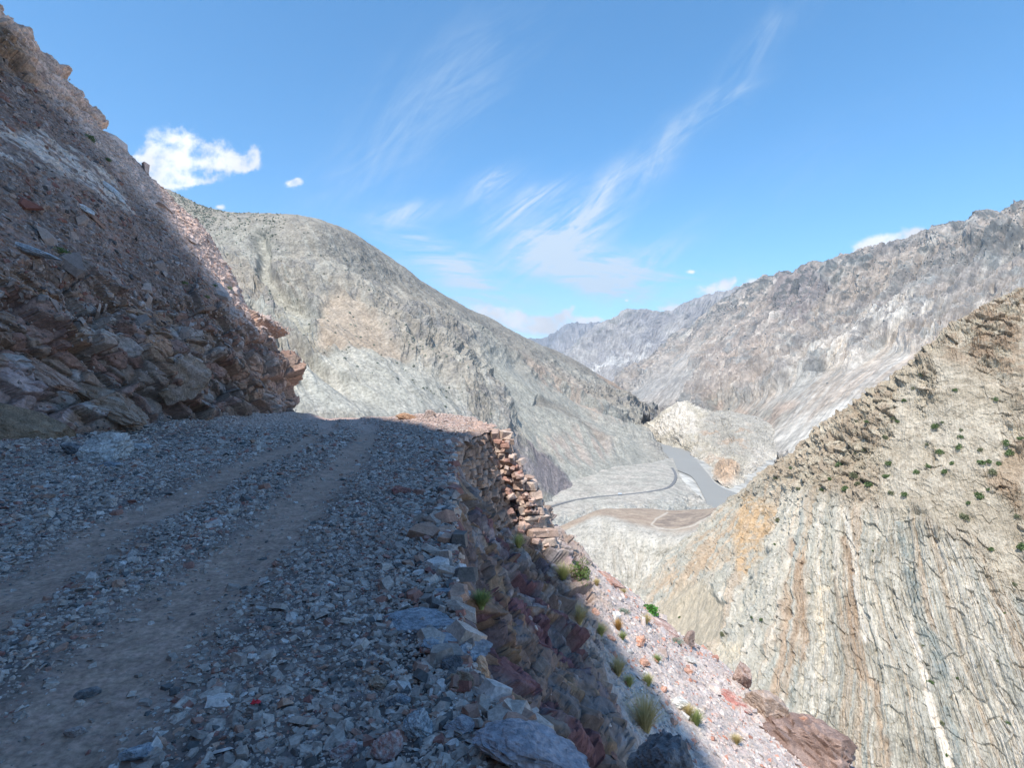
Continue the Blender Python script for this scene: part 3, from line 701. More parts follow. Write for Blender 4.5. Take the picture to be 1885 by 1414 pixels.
col = mix(sc_, rc, rocky); col = mix(col, rm, rim*.95)
M_low = rock_mat('slope_rock', 11, .26, .6, .9, dist=.05, tint=.05)
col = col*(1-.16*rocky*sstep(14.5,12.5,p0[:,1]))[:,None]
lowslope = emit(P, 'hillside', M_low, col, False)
lowP = P
# ---- the right cliff and the right mountain go on beyond the picture
def carry_on(ctrl, nu, nv, mat, amps, cols, k, seed, backrow=False):
    P = patch(ctrl, nu, nv)
    h = 0
    for a_, s_ in amps: h = h+a_*fbm(P.p/s_,6,.58,ridged=True,seed=seed+s_)
    P.p += P.n*(h*(.35+.65*sstep(.08,.25,P.v)))[:,None]
    g = fbm(np.stack([P.um/(amps[0][1]*.2),P.vm/(amps[0][1]*2.5),0*P.um],1),5,.6,seed=seed)
    return emit(P, 'hillside' if backrow else 'mountain', mat, mix(cols[0], cols[1], sstep(-.3,.3,g)), False, k=k)
e7 = [(2012,484,147),(2070,800,130.5),(2125,1040,114.5),(2185,1290,100.5),(2260,1570,84.5),(2300,1750,76)]
e8 = [(2500,400,132),(2560,780,117),(2640,1050,103),(2740,1330,89),(2860,1680,74),(2900,1900,66)]
e9 = [(3300,200,112),(3380,720,99),(3460,1050,87),(3560,1400,76),(3680,1850,62),(3720,2150,55)]
e10 = [(5200,-200,80),(5250,600,70),(5300,1050,62),(5400,1550,54),(5500,2250,45),(5550,2700,40)]
bk = []
for c in (e7,e8,e9,e10):
    x,y,z = W(*c[0]); bk.append((x+45,y+30,z-14))
carry_on([bk]+[[W(*c[r]) for c in (e7,e8,e9,e10)] for r in range(6)], 420, 420, M_cliff, [(4.5,30),(1.8,7)], (C(.31,.27,.22),C(.46,.43,.38)), (.95,.895,.825), 300, True)
rows = [[W(2170,408,6050),W(2700,300,4800),W(3600,150,3600),(6500,500,900)],
        [W(2090,318,3330),W(2600,230,2700),W(3500,60,2000),(4200,100,900)],
        [W(1990,455,2680),W(2500,380,2200),W(3300,260,1650),(3300,50,600)],
        [W(1860,600,2080),W(2350,590,1700),W(3000,560,1300),(2500,0,250)],
        [W(1720,738,1580),W(2100,760,1300),W(2700,780,1000),(1800,0,-60)],
        [W(1590,902,1090),W(1900,950,900),W(2300,1000,760),(1300,0,-240)]]
carry_on(rows, 360, 320, M_far, [(90,650),(25,150)], (C(.28,.265,.25),C(.40,.37,.34)), (.93,.885,.83), 320)
# ================================================================ helpers that look for the ground
bpy.context.view_layer.update()
def cast(px, py, objs):
    o = Vector((0,0,CAMZ)); d = Vector(((px-CX)/F, 1, (CY-py)/F)).normalized(); best = None
    for ob in objs:
        h, l, n, i = ob.ray_cast(o, d)
        if h and (best is None or (l-o).length < (best[0]-o).length): best = (l.copy(), n.copy() if n.dot(d) < 0 else -n)
    return best
def dropz(x, y, objs, z0=60):
    best = None
    for ob in objs:
        h, l, n, i = ob.ray_cast(Vector((x,y,z0)), Vector((0,0,-1)))
        if h and (best is None or l.z > best[0].z): best = (l.copy(), n.copy() if n.z > 0 else -n)
    return best
NEAR = [road, leftslope, lowslope]

# ---- the higher crag behind, up the same mountainside, whose crest shades the road
BX = [-60,-20,-5,0.4,1.5,2.9,3.4,4.2,5.2,7,9.18,11.06,14.17,20.27,23.8,25.7,27.6,30,32.5,37,60,90]
BY = [-8,-1,1.2,3.0,4.1,5.3,6.2,7.3,8.0,9.3,10.8,11.55,12.67,14.8,15.9,15.95,16.7,18.6,20.3,22,32,45]
E1 = np.cross(SUN, [0,0,1]); E1 /= np.linalg.norm(E1); E2 = np.cross(E1, SUN)
bpts = np.array([(-17.0,26.1,9.9),(-15.3,25.9,8.1),(-14.3,26.9,6.4),(-12.8,26.8,4.6),(-11.85,27.4,3.44),(-8.8,25.7,-.12),(-4.9,20.2,0),(-2.85,17.5,0),(-1.65,15.8,0),(.08,11.2,-2.2),(.64,11.3,-2.78),(1.9,13.1,-4.3),(2.2,13.2,-4.9),(2.5,13.0,-5.4),(2.45,11.4,-5.35),(2.3,10,-5.5)])
be = np.stack([bpts@E1, bpts@E2],1); be = be[np.argsort(be[:,0])]
for r_ in be: print('B', r_.round(2))
for nm_, q_ in (('top',(-26.4,28,20.3)),('mid',(-21.6,28,14.7)),('fg',(1.1,2.9,-.5)),('fg2',(.9,2.6,-.2)),('near',(-2,2,0)),('tuftlit',(2.78,11.3,-5.6)),('striplit',(-15.9,27.5,9.0)),('shade',(-12.5,24.5,4.0))): print('T', nm_, round(float(np.array(q_)@E1),2), round(float(np.array(q_)@E2),2))
aa = np.linspace(74,-14,14*12)
bb = np.interp(aa, BX, BY)
bb = bb+.16*fbm(np.stack([aa/2.2,0*aa,0*aa],1),3,seed=130)
cst = aa[:,None]*E1+bb[:,None]*E2+58*SUN
rows = [cst+np.array(o)*np.array([1,1,0]) for o in ((-90,-30,0),(-45,-15,0),(-14,-4,0))]
rows[0][:,2] = -5; rows[1][:,2] *= .62; rows[2][:,2] *= .9
rows += [cst]
for dx_, zf in ((4,.86),(9,.62),(15,.36),(21,.10),(25,-.04)):
    r = cst.copy(); r[:,0] += dx_; r[:,2] *= zf; rows.append(r)
P = patch(np.array(rows), 500, 260, facing=(60,0,20))
keep = sstep(.02,.12,np.abs(P.v-3/8))
f1,r1,_ = facets(P.p,(4,4,2.5),rotm(.3,-.6,.2),1.2,.3,seed=14,warp=.8)
P.p += P.n*((fbm(P.p/9,5,.6,ridged=True,seed=131)*2.0+f1*.9)*keep-1.0*keep)[:,None]
col = mix(C(.24,.18,.14), C(.34,.26,.21), r1[:,0])
crag = emit(P, 'mountainside', M_near, col, False)

# ================================================================ LOOSE STONE
M_stone = rock_mat('slate_chips', 55, .30, .35, .75, dist=.006, spec=.45)
M_stone2 = rock_mat('scree_chips', 25, .25, .35, .85, dist=.01, spec=.35)
def stones(name, pos, nrm, rad, flat, cols, label, cat, group, mat, tilt=.35, kind='stuff', aniso=1.6, n=5, sink=.3):
    N = len(pos)
    ang = (np.arange(n)/n*2*np.pi)[None,:]+rng.uniform(-.45,.45,(N,n))+rng.uniform(0,6.28,(N,1))
    rr = rng.uniform(.62,1.12,(N,n)); ex = rng.uniform(1,aniso,(N,1))
    lo = np.stack([np.cos(ang)*rr*ex, np.sin(ang)*rr, -np.ones((N,n))*flat[:,None]*rng.uniform(.6,1,(N,n))],2)
    s2 = rng.uniform(.55,.92,(N,n))
    hi = np.stack([np.cos(ang)*rr*ex*s2+rng.uniform(-.12,.12,(N,1)), np.sin(ang)*rr*s2+rng.uniform(-.12,.12,(N,1)), flat[:,None]*rng.uniform(.45,1.15,(N,n))],2)
    v = np.concatenate([lo,hi],1)*rad[:,None,None]
    # local frame
    nz = nrm+rng.normal(0,tilt,(N,3)); nz /= np.linalg.norm(nz,axis=1)[:,None]
    a = rng.normal(0,1,(N,3)); tx = np.cross(a,nz); tx /= np.linalg.norm(tx,axis=1)[:,None]; ty = np.cross(nz,tx)
    R = np.stack([tx,ty,nz],1)
    v = np.einsum('nij,njk->nik', v, R) + (pos+nrm*(rad*flat*(1-2*sink))[:,None])[:,None,:]
    base = (np.arange(N)*2*n)[:,None]
    k = np.arange(n); k2 = (k+1)%n
    side = np.stack([k,k2,k2+n,k+n],1)[None]+base[:,:,None]
    top = (k+n)[None]+base; bot = k[::-1][None]+base
    c = np.repeat(cols,2*n,0)*rng.uniform(.85,1.15,(N*2*n,1))
    o = mesh_np(name, v.reshape(-1,3), [side.reshape(-1,4).astype(np.int32), top.astype(np.int32), bot.astype(np.int32)], mat, c)
    return tag(o, label, cat, group, kind)
def slate_cols(N, warm=.12, pale=.07, k=.86):
    c = mix(np.tile(C(.24,.22,.215),(N,1)), np.tile(C(.46,.425,.41),(N,1)), rng.random(N)**1.3)
    u = rng.random(N)[:,None]
    c = np.where(u<warm, mix(np.tile(C(.25,.12,.11),(N,1)), np.tile(C(.37,.26,.21),(N,1)), rng.random(N)), c)
    c = np.where((u>=warm)&(u<warm+pale), C(.48,.48,.50)*rng.uniform(.75,1.15,(N,1)), c)
    c = np.where(u>.93, C(.10,.105,.115), c)
    return c*k*C(1.22,1.10,1.02)
def road_pts(N, y0, y1, power=1.0, dens=None):
    y = y0+(y1-y0)*rng.random(N)**power
    lo = np.maximum(xb(y)-.3, -.97*y-.4); hi = xe(y)-.02
    # area-uniform inside the strip
    wgt = (hi-lo); keep = rng.random(N) < wgt/wgt.max()
    y, lo, hi = y[keep], lo[keep], hi[keep]
    x = lo+(hi-lo)*rng.random(len(y))
    r, l = track(x, y); t = np.clip(r+l,0,1)
    patchy = fbm(np.stack([x/.8,y/.8,0*x],1),3,seed=140)
    pr = (1-.985*t**.6)*np.clip(.85+patchy*.6,.25,1)
    k = rng.random(len(x)) < pr
    x, y = x[k], y[k]
    p = np.stack([x,y,roadz(x,y)],1); return p
UP = np.array([0,0,1.0])
def road_stones(N, y0, y1, rmed, rsig, rmax, power=1.0, **kw):
    p = road_pts(N, y0, y1, power); n = len(p)
    rad = np.minimum(rmed*np.exp(rng.normal(0,rsig,n)), rmax)
    c = slate_cols(n)
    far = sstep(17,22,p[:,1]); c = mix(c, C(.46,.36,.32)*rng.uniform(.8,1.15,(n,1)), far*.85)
    return p, np.tile(UP,(n,1)), rad, rng.uniform(.16,.5,n), c
def cat_(*ls): return [np.concatenate(a) for a in zip(*ls)]
sets = [road_stones(40000,1.7,6.2,.0145,.5,.05), road_stones(3800,1.7,6.5,.031,.35,.07), road_stones(130,1.7,6,.055,.25,.08), road_stones(34000,1.7,5.0,.007,.4,.015),
        road_stones(56000,6,12.5,.020,.45,.06), road_stones(2200,6,13,.05,.3,.11), road_stones(46000,12,27,.036,.4,.10), road_stones(1500,12,27,.075,.35,.16)]
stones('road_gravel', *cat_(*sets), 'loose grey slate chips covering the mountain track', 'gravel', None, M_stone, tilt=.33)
# edge rubble beside the camera, a little larger
def edge_pts(N, y0, y1, w):
    y = rng.uniform(y0,y1,N); x = xe(y)-np.abs(rng.normal(0,w,N)); return np.stack([x,y,roadz(x,y)],1)
p = np.concatenate([edge_pts(500,1.9,13,.22), edge_pts(900,14,20.5,.35)]); n = len(p)
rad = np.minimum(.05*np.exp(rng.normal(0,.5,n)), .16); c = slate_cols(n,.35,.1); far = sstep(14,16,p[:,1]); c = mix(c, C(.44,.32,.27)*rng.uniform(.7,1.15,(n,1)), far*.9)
stones('edge_rubble', p, np.tile(UP,(n,1)), rad, rng.uniform(.25,.6,n), c, 'broken rock rubble along the outer lip of the track', 'rubble', None, M_stone, tilt=.3)

def patch_pts(P, N, w, cond=None):
    """random points on a built patch, weighted"""
    g = P.p.reshape(P.nv,P.nu,3)
    ar = np.linalg.norm(np.cross(np.gradient(g,axis=1).reshape(-1,3), np.gradient(g,axis=0).reshape(-1,3)),axis=1)
    X_, Y_ = proj(P.p); vis = (X_>-30)&(X_<1915)&(Y_<1440)&(P.p[:,1]>.8)
    pr = ar*w*vis; pr /= pr.sum(); i = rng.choice(len(pr), N, p=pr)
    nn = P.nn
    j = rng.uniform(-.5,.5,(N,2)); du_ = np.gradient(g,axis=1).reshape(-1,3)[i]; dv_ = np.gradient(g,axis=0).reshape(-1,3)[i]
    return P.p[i]+du_*j[:,:1]+dv_*j[:,1:], nn[i], i
def smooth_normals(P, k=2):
    n = normals(P).reshape(P.nv,P.nu,3)
    for _ in range(k*3):
        n[1:-1,1:-1] = (n[1:-1,1:-1]*2+n[:-2,1:-1]+n[2:,1:-1]+n[1:-1,:-2]+n[1:-1,2:])/6
    n = n.reshape(-1,3); P.nn = n/np.linalg.norm(n,axis=1)[:,None]
smooth_normals(leftP); smooth_normals(lowP)
hz = leftP.p[:,2]
wgt = sstep(2.2,4.6,hz)*(1-sstep(13,16,hz))+.25*sstep(.9,.2,hz)+.06
XQ, YQ = proj(leftP.p); wgt = wgt*(1-.85*inpoly(XQ,YQ,[(0,235),(80,235),(180,300),(250,370),(260,395),(190,365),(100,310),(0,275)],10))
def slope_stones(P, N, w, rmed, sig, rmax, cols, flat=(.15,.5)):
    p, nn, i = patch_pts(P, N, w); rad = np.minimum(rmed*np.exp(rng.normal(0,sig,N)), rmax)
    return p, nn, rad, rng.uniform(flat[0],flat[1],N), cols(N, p)
def lc(N, p):
    c = slate_cols(N,.14,.05)*C(.78,.74,.74)
    nose = sstep(23.6,25.6,p[:,1])*sstep(3.0,4.5,p[:,2]); return mix(c, C(.60,.47,.42)*rng.uniform(.75,1.15,(N,1)), nose*.85)  # stones on the nose get the sunlit strip's brightness in their colour
sets = [slope_stones(leftP,42000,wgt,.038,.45,.12,lc), slope_stones(leftP,1500,wgt,.09,.35,.24,lc), slope_stones(leftP,110,wgt,.28,.3,.5,lc,(.12,.3))]
stones('slope_scree', *cat_(*sets), 'dark shaly scree littering the steep slope left of the track', 'scree', None, M_stone2, tilt=.3, aniso=2.0)
vv = lowP.v*12
w2 = sstep(4.9,5.6,vv)*(1-.7*sstep(7.4,8,vv))*(1-sstep(8.6,9,vv))+.012*sstep(1,2,vv)*(1-sstep(8.6,9,vv))
def rc_(N, p):
    u = rng.random((N,1)); c = mix(np.tile(C(.42,.34,.32),(N,1)), np.tile(C(.56,.49,.46),(N,1)), rng.random(N))
    c = np.where(u<.17, C(.48,.25,.19)*rng.uniform(.8,1.2,(N,1)), c); c = np.where((u>.17)&(u<.27), C(.30,.27,.27), c); c = np.where(u>.93, C(.62,.60,.58), c); return c
sets = [slope_stones(lowP,26000,w2,.036,.45,.10,rc_), slope_stones(lowP,1500,w2,.09,.4,.26,rc_,(.3,.7))]
stones('pink_scree', *cat_(*sets), 'pale pink and orange scree stones spread over the sunlit slope below the track', 'scree', None, M_stone2, tilt=.35)
# ================================================================ THINGS
import bmesh
def ico(sub):
    bm = bmesh.new(); bmesh.ops.create_icosphere(bm, subdivisions=sub, radius=1.0)
    v = np.array([x.co[:] for x in bm.verts]); f = np.array([[q.index for q in x.verts] for x in bm.faces], np.int32); bm.free(); return v, f
ICO = {k: ico(k) for k in (1,2,3,5)}
def rock_mesh(name, size, seed, c1, c2, mat, sub=5, cuts=14, streak=None, parent=None, rough=.05, flat=0):
    r = np.random.default_rng(seed); v, f = ICO[sub]; v = v.copy()
    v = v*1.35
    for k in range(cuts):
        n = r.normal(0,1,3); n /= np.linalg.norm(n)
        if k < flat: n = np.array([0,0,1.0])+r.normal(0,.1,3); n /= np.linalg.norm(n)
        d = r.uniform(.62,.95); s = np.maximum(v@n-d, 0); v = v-np.outer(s, n)
    v += ICO[sub][0]*(rough*1.1*fbm(v*2.6+seed,5,.6)+rough*.6*fbm(v*9+seed,3))[:,None]
    l,_,_ = facets(v,(.55,.5,.2),rotm(.3,.2,.1),1.2,.4,seed=seed%7,warp=.08); v += ICO[sub][0]*(l*rough*1.5)[:,None]
    k1 = fbm(v*3+seed,4,.6); 
    if streak: k1 = fbm((v@rotm(.2,.3,.5))*np.array([2,12,9.])+seed,4,.65)
    col = mix(np.tile(np.array(c1,np.float32),(len(v),1)), np.tile(np.array(c2,np.float32),(len(v),1)), sstep(-.3,.3,k1))
    return mesh_np(name, v*np.array(size)/2, f, mat, col, parent=parent)
M_rock = rock_mat('boulder_rock', 28, .34, .9, .85, dist=.03, spec=.3)
def put_rock(name, px, py, size, rot, seed, c1, c2, label, cat='rock', group=None, sink=.25, objs=None, D=None, **kw):
    hit = (Vector(W(px,py,D)), Vector((0,0,1))) if D else cast(px, py, objs or NEAR)
    if hit is None: print('ROCK MISS', label); return
    l, n = hit; o = rock_mesh(name, size, seed, c1, c2, M_rock, **kw)
    o.location = l+Vector((0,0,size[2]*(.5-sink))); o.rotation_euler = [math.radians(a) for a in rot]
    return tag(o, label, cat, group)
SG = ((.30,.30,.31),(.48,.48,.49)); DKR = ((.13,.13,.14),(.22,.21,.22)); BR = ((.25,.17,.12),(.36,.26,.19)); OR = ((.42,.25,.16),(.52,.34,.23)); RD = ((.27,.11,.11),(.40,.21,.18)); BL = ((.22,.24,.28),(.36,.38,.42)); PKR=((.40,.24,.23),(.46,.42,.43))
put_rock('boulder',186,846,(1.0,.7,.75),(8,-6,20),11,(.40,.39,.39),(.62,.61,.61),'pale grey flat topped boulder lying at the foot of the left rock face','boulder',cuts=9,streak=True)
put_rock('rock',140,838,(.50,.40,.30),(0,12,50),12,*DKR,'dark grey rock leaning against the left side of the pale flat topped boulder')
put_rock('rock',232,828,(.30,.26,.20),(0,0,10),13,*BR,'brown rock against the right side of the pale flat topped boulder')
put_rock('rock',262,826,(.42,.30,.18),(5,0,70),14,*SG,'small pale slab just right of the brown rock at the foot of the rock face')
put_rock('rock',205,857,(.45,.30,.10),(0,0,15),15,*BL,'thin grey slab in front of the pale flat topped boulder')
put_rock('boulder',20,805,(2.3,1.1,1.3),(10,28,20),16,(.24,.17,.12),(.31,.225,.16),'large smooth brown boulder jutting from the foot of the slope at the left picture edge','boulder',cuts=8,sink=.4,rough=.035)
put_rock('boulder',205,768,(2.4,1.0,.7),(0,24,18),17,(.25,.16,.11),(.36,.27,.22),'long brown slab overhanging a dark gap at the foot of the left rock face','boulder',cuts=9,sink=.2)
put_rock('boulder',95,700,(1.5,.6,.35),(0,35,15),18,(.30,.17,.12),(.40,.27,.22),'thin rusty slab sticking out of the left rock face above the brown boulder','boulder',cuts=9)
put_rock('boulder',330,690,(1.3,.8,1.7),(0,38,10),19,(.33,.23,.17),(.42,.31,.26),'tall tilted tan block in the middle of the left rock face','boulder',cuts=8,sink=.55)
put_rock('boulder',52,466,(1.3,.6,.2),(0,20,10),20,(.33,.35,.39),(.44,.46,.50),'blue grey flat slab resting high on the scree at the left','boulder',cuts=9,sink=.1)
put_rock('rock',152,386,(.8,.4,.2),(0,30,10),21,(.5,.47,.47),(.62,.60,.60),'pale pink slab beside the white quartz band on the upper slope')
put_rock('rock',208,355,(1.1,.35,.25),(0,42,10),22,(.50,.48,.48),(.62,.60,.60),'long whitish slab lying on the upper slope just below the quartz band')
# foreground
put_rock('boulder',985,1412,(.40,.24,.15),(4,6,-14),30,(.30,.31,.36),(.45,.40,.43),'large bluish slab stained red at the bottom edge near the drop','boulder',cuts=8,streak=True,sink=.22)
put_rock('boulder',1222,1400,(.28,.24,.26),(10,22,30),31,*DKR,'dark pointed rock standing at the lip of the drop beside the dry grass','boulder',cuts=7,sink=.5,D=2.6)
put_rock('rock',850,1285,(.17,.15,.15),(5,0,20),32,*BR,'brown block under the blue grey slab at the lip of the track',sink=.35,cuts=7)
put_rock('rock',865,1205,(.26,.20,.08),(4,6,10),33,*BL,'blue grey slab overhanging the brown block at the lip',cuts=8)
put_rock('rock',885,1250,(.12,.10,.14),(10,20,70),34,*OR,'ochre stone wedged beside the blue grey slab at the lip',cuts=8)
put_rock('rock',840,1345,(.13,.09,.05),(4,0,10),35,(.30,.29,.32),(.40,.39,.42),'flat topped grey block lying right of the striped rock in the foreground',cuts=7,sink=.1)
put_rock('rock',772,1350,(.15,.12,.11),(10,10,60),36,(.24,.25,.27),(.52,.52,.54),'rounded grey rock with white stripes in the foreground',cuts=14,streak=True)
put_rock('rock',712,1392,(.10,.07,.13),(0,15,20),37,(.42,.22,.20),(.50,.42,.42),'upright pale rock with an orange edge at the bottom of the picture',cuts=8)
put_rock('rock',640,1385,(.12,.09,.06),(0,5,40),38,*PKR,'pinkish flat rock left of the upright pale rock',cuts=8)
put_rock('rock',733,1300,(.10,.04,.09),(15,40,30),39,*BL,'narrow upright sliver of slate above the striped rock',cuts=8)
put_rock('boulder',775,1150,(.50,.24,.09),(3,2,6),40,(.24,.26,.30),(.36,.38,.43),'broad blue grey slab embedded in the lip of the track','boulder',cuts=8,sink=.2,streak=True,flat=3)
put_rock('rock',815,1195,(.26,.18,.09),(0,4,15),41,(.28,.30,.34),(.38,.40,.44),'smaller blue grey slab just below the broad slab in the lip',cuts=8)
put_rock('rock',838,1235,(.13,.10,.10),(0,25,40),42,(.10,.10,.11),(.16,.15,.16),'black pointed stone perched on the lip below the blue grey slabs',cuts=7)
put_rock('rock',812,1100,(.34,.16,.07),(0,0,5),43,*BL,'thin slate slab on the lip above the broad slab',cuts=8)
put_rock('rock',800,1030,(.34,.20,.07),(0,0,-5),44,*BL,'flat slate slab at the lip farther up the track',cuts=8)
put_rock('rock',250,1395,(.11,.08,.06),(5,0,20),45,*BL,'angular blue grey stone at the bottom edge right of the wheel track',cuts=9)
put_rock('rock',160,1283,(.09,.07,.045),(5,0,50),46,*DKR,'lone dark stone sitting in the dusty wheel track near the camera',cuts=9)
put_rock('rock',140,1352,(.09,.06,.04),(5,0,10),47,(.27,.22,.21),(.36,.3,.28),'lone brownish stone in the dusty wheel track at the bottom left',cuts=9)
put_rock('rock',735,908,(.24,.20,.14),(5,0,10),48,*RD,'reddish brown block lying in the gravel halfway up the track',cuts=9)
put_rock('rock',700,1265,(.09,.08,.06),(5,10,10),49,(.33,.24,.18),(.42,.32,.26),'tan stone among grey slate right of the red scrap',cuts=9)
put_rock('rock',750,771,(.75,.4,.25),(0,0,10),50,*OR,'orange rock on the far sunlit rim of the track')
put_rock('rock',790,768,(.55,.4,.30),(0,0,60),51,(.40,.3,.25),(.52,.42,.37),'pinkish rock capping the hump at the far end of the track')
# on the scree
put_rock('boulder',1248,1300,(.55,.45,.32),(10,10,20),60,(.62,.60,.56),(.76,.74,.70),'bright white boulder on the sunlit scree slope','boulder',cuts=16)
put_rock('boulder',1345,1292,(1.1,.35,.35),(0,28,-10),61,(.46,.20,.17),(.52,.42,.38),'long slab with a red underside on the right rim of the scree','boulder',cuts=8)
put_rock('boulder',1365,1262,(.5,.5,1.1),(15,-10,20),62,(.30,.20,.17),(.42,.32,.28),'upright brown pillar of rock on the right rim of the scree','boulder',cuts=8)
put_rock('boulder',1415,1318,(1.6,.8,.9),(0,35,20),63,(.34,.25,.20),(.44,.35,.30),'brown jointed block below the pillar on the right rim of the scree','boulder',cuts=9,sink=.4)
put_rock('boulder',1465,1352,(.55,.3,.8),(10,30,0),64,(.33,.16,.11),(.44,.30,.25),'pointed rusty rock at the top of the big brown outcrop','boulder',cuts=7)
put_rock('boulder',1500,1392,(3.4,2.4,1.6),(0,38,10),65,(.23,.155,.13),(.33,.24,.21),'huge rounded brown outcrop at the bottom right end of the scree','boulder',cuts=8,sink=.5,rough=.07)
put_rock('boulder',1425,1300,(.3,.3,1.3),(10,12,10),66,(.36,.27,.22),(.46,.38,.33),'thin upright spike of rock on the skyline of the scree rim','boulder',cuts=7,sink=.4)
put_rock('boulder',1268,1188,(.6,.5,.7),(10,25,0),67,(.25,.18,.15),(.36,.27,.24),'small dark fang of rock on the far rim of the scree below a green shrub','boulder',cuts=7)
put_rock('boulder',1230,1165,(1.6,.5,.35),(0,33,-10),68,(.42,.28,.25),(.55,.47,.44),'long pink slab along the far rim of the scree','boulder',cuts=8)
put_rock('boulder',1120,1068,(1.2,.5,.3),(0,30,10),69,(.45,.25,.20),(.50,.36,.31),'rust red slab on the far rim of the scree beside the tall bush','boulder',cuts=8)
put_rock('boulder',1180,1183,(.4,.35,.25),(0,10,10),70,(.46,.24,.17),(.56,.36,.28),'orange rock in the middle of the scree','boulder',cuts=9)
for i,(px,py,s,lb) in enumerate([(1096,1131,.30,'orange stone near the top of the scree by the cliff shadow'),(1160,1202,.22,'grey white stone in the cluster of orange stones on the scree'),(1186,1225,.34,'largest orange block of the stone cluster on the scree'),
        (1176,1190,.22,'uppermost orange block of the stone cluster on the scree'),(1268,1240,.34,'orange stone on the right half of the scree above the white boulder'),(1222,1272,.22,'orange stone left of and above the white boulder'),
        (1240,1332,.22,'orange stone under the white boulder'),(1270,1218,.38,'grey stone near the far rim of the scree'),(1125,1178,.26,'flat orange stone below the yellow grass tufts')]):
    c = ((.40,.39,.39),(.52,.51,.5)) if 'grey' in lb else ((.48,.25,.17),(.58,.36,.28))
    put_rock('rock',px,py,(s,s*.8,s*.6),(10,10,i*40),80+i,*c,lb,'stone','stones scattered on the scree',cuts=9,sub=3)

# red scrap in the gravel
def red_scrap():
    h = cast(471,1304,[road])[0]; v = []; f = []
    r = np.random.default_rng(3); n = 9
    gx, gy = np.meshgrid(np.linspace(-1,1,n), np.linspace(-1,1,n)); g = np.stack([gx.ravel()*.022, gy.ravel()*.018, 0*gx.ravel()],1)
    g[:,2] = .03+.013*fbm(g*90,3,seed=4); g[:,:2] += .006*np.stack([fbm(g*120,2,seed=5),fbm(g*120,2,seed=6)],1)
    o = mesh_np('cloth_scrap', g, gridfaces(n,n), plain('red_cloth',(.55,.015,.03),.7), None); o.location = h
    md = o.modifiers.new('thickness','SOLIDIFY'); md.thickness = .002
    tag(o, 'tiny crumpled bright red scrap lying in the gravel', 'scrap')
red_scrap()

# ---------------------------------------------------------------- dry stone retaining wall
def blocks(name, cs, szs, rots, cols, mat, parent):
    """chamfered, slightly irregular stones joined into one mesh"""
    V = []; Fq = []; Ft = []; CC = []; nb = 0
    sg = [(a,b_,c) for a in (-1,1) for b_ in (-1,1) for c in (-1,1)]
    for c, s, R, cl in zip(cs, szs, rots, cols):
        ch = rng.uniform(.14,.30); pts = {}
        vv = []
        for k, g_ in enumerate(sg):
            j = rng.uniform(-.42,.34,3)
            for ax in range(3):
                w_ = np.array(g_, float)*(1-ch); w_[ax] = g_[ax]
                w_ = w_*(1+j*.8); vv.append(w_+rng.uniform(-.05,.05,3)); pts[(k,ax)] = nb+len(vv)-1
        vv = np.array(vv)*np.array(s)/2
        V.append(vv@np.array(R).T+np.array(c)); CC.append(np.tile(cl,(24,1))*rng.uniform(.88,1.12,(24,1))); nb += 24
        idx = {g_: k for k, g_ in enumerate(sg)}
        for ax in range(3):
            o1, o2 = [q for q in range(3) if q != ax]
            for sgn in (-1,1):
                L = []
                for a_, b_ in ((-1,-1),(1,-1),(1,1),(-1,1)):
                    g_ = [0,0,0]; g_[ax] = sgn; g_[o1] = a_; g_[o2] = b_; L.append(pts[(idx[tuple(g_)],ax)])
                Fq.append(L)
            for a_ in (-1,1):
                for b_ in (-1,1):
                    g1 = [0,0,0]; g1[ax] = -1; g1[o1] = a_; g1[o2] = b_; g2 = list(g1); g2[ax] = 1
                    k1, k2 = idx[tuple(g1)], idx[tuple(g2)]
                    Fq.append([pts[(k1,o1)], pts[(k2,o1)], pts[(k2,o2)], pts[(k1,o2)]])
        for k in range(8): Ft.append([pts[(k,0)],pts[(k,1)],pts[(k,2)]])
    o = mesh_np(name, np.concatenate(V), [np.array(Fq,np.int32), np.array(Ft,np.int32)], mat, np.concatenate(CC), parent=parent)
    bv = o.modifiers.new('worn_edges','BEVEL'); bv.width = .012; bv.segments = 1
    return o
M_wall = rock_mat('wall_stone', 20, .3, .55, .88, dist=.03)
wall = empty('dry_stone_wall', (-.9,17,-3.5)); tag(wall, 'dry stone retaining wall of stacked brown blocks holding up the outer edge of the track', 'wall')
off = np.array([-.9,17,-3.5]); cs=[];sz=[];ro=[];cl=[]
z = -.08; H = 3.7
while z > -H:
    h = rng.uniform(.13,.26); t = -.05
    while t < 1.0:
        wd = rng.uniform(.22,.55); L = 4.9
        y = 13.9+t*L; xt = np.interp(y,[13.9,14.8,16,17.5,18.8],[-1.48,-1.52,-1.32,-1.0,-.78]); bat = np.interp(y,[13.9,18.8],[.10,.30])
        if -z < np.interp(y,[13.9,14.8,16,18.8],[1.2,2.3,2.9,3.7]):
            x = xt+(-z)*bat-.12+rng.uniform(-.06,.07)
            cs.append(np.array([x,y+wd/2,z-h/2])-off); sz.append((rng.uniform(.35,.5),wd*.97,h*1.02)); ro.append(rotm(rng.uniform(-.2,.2),rng.uniform(-.15,.15),rng.uniform(-.2,.2)+.15).T)
            cl.append(mix(C(.22,.15,.12),C(.40,.28,.22),rng.random())*rng.uniform(.8,1.15))
        t += wd/L
    z -= h*.93
blocks('wall_face', cs, sz, ro, cl, M_wall, wall)
cs=[];sz=[];ro=[];cl=[]
z = .0
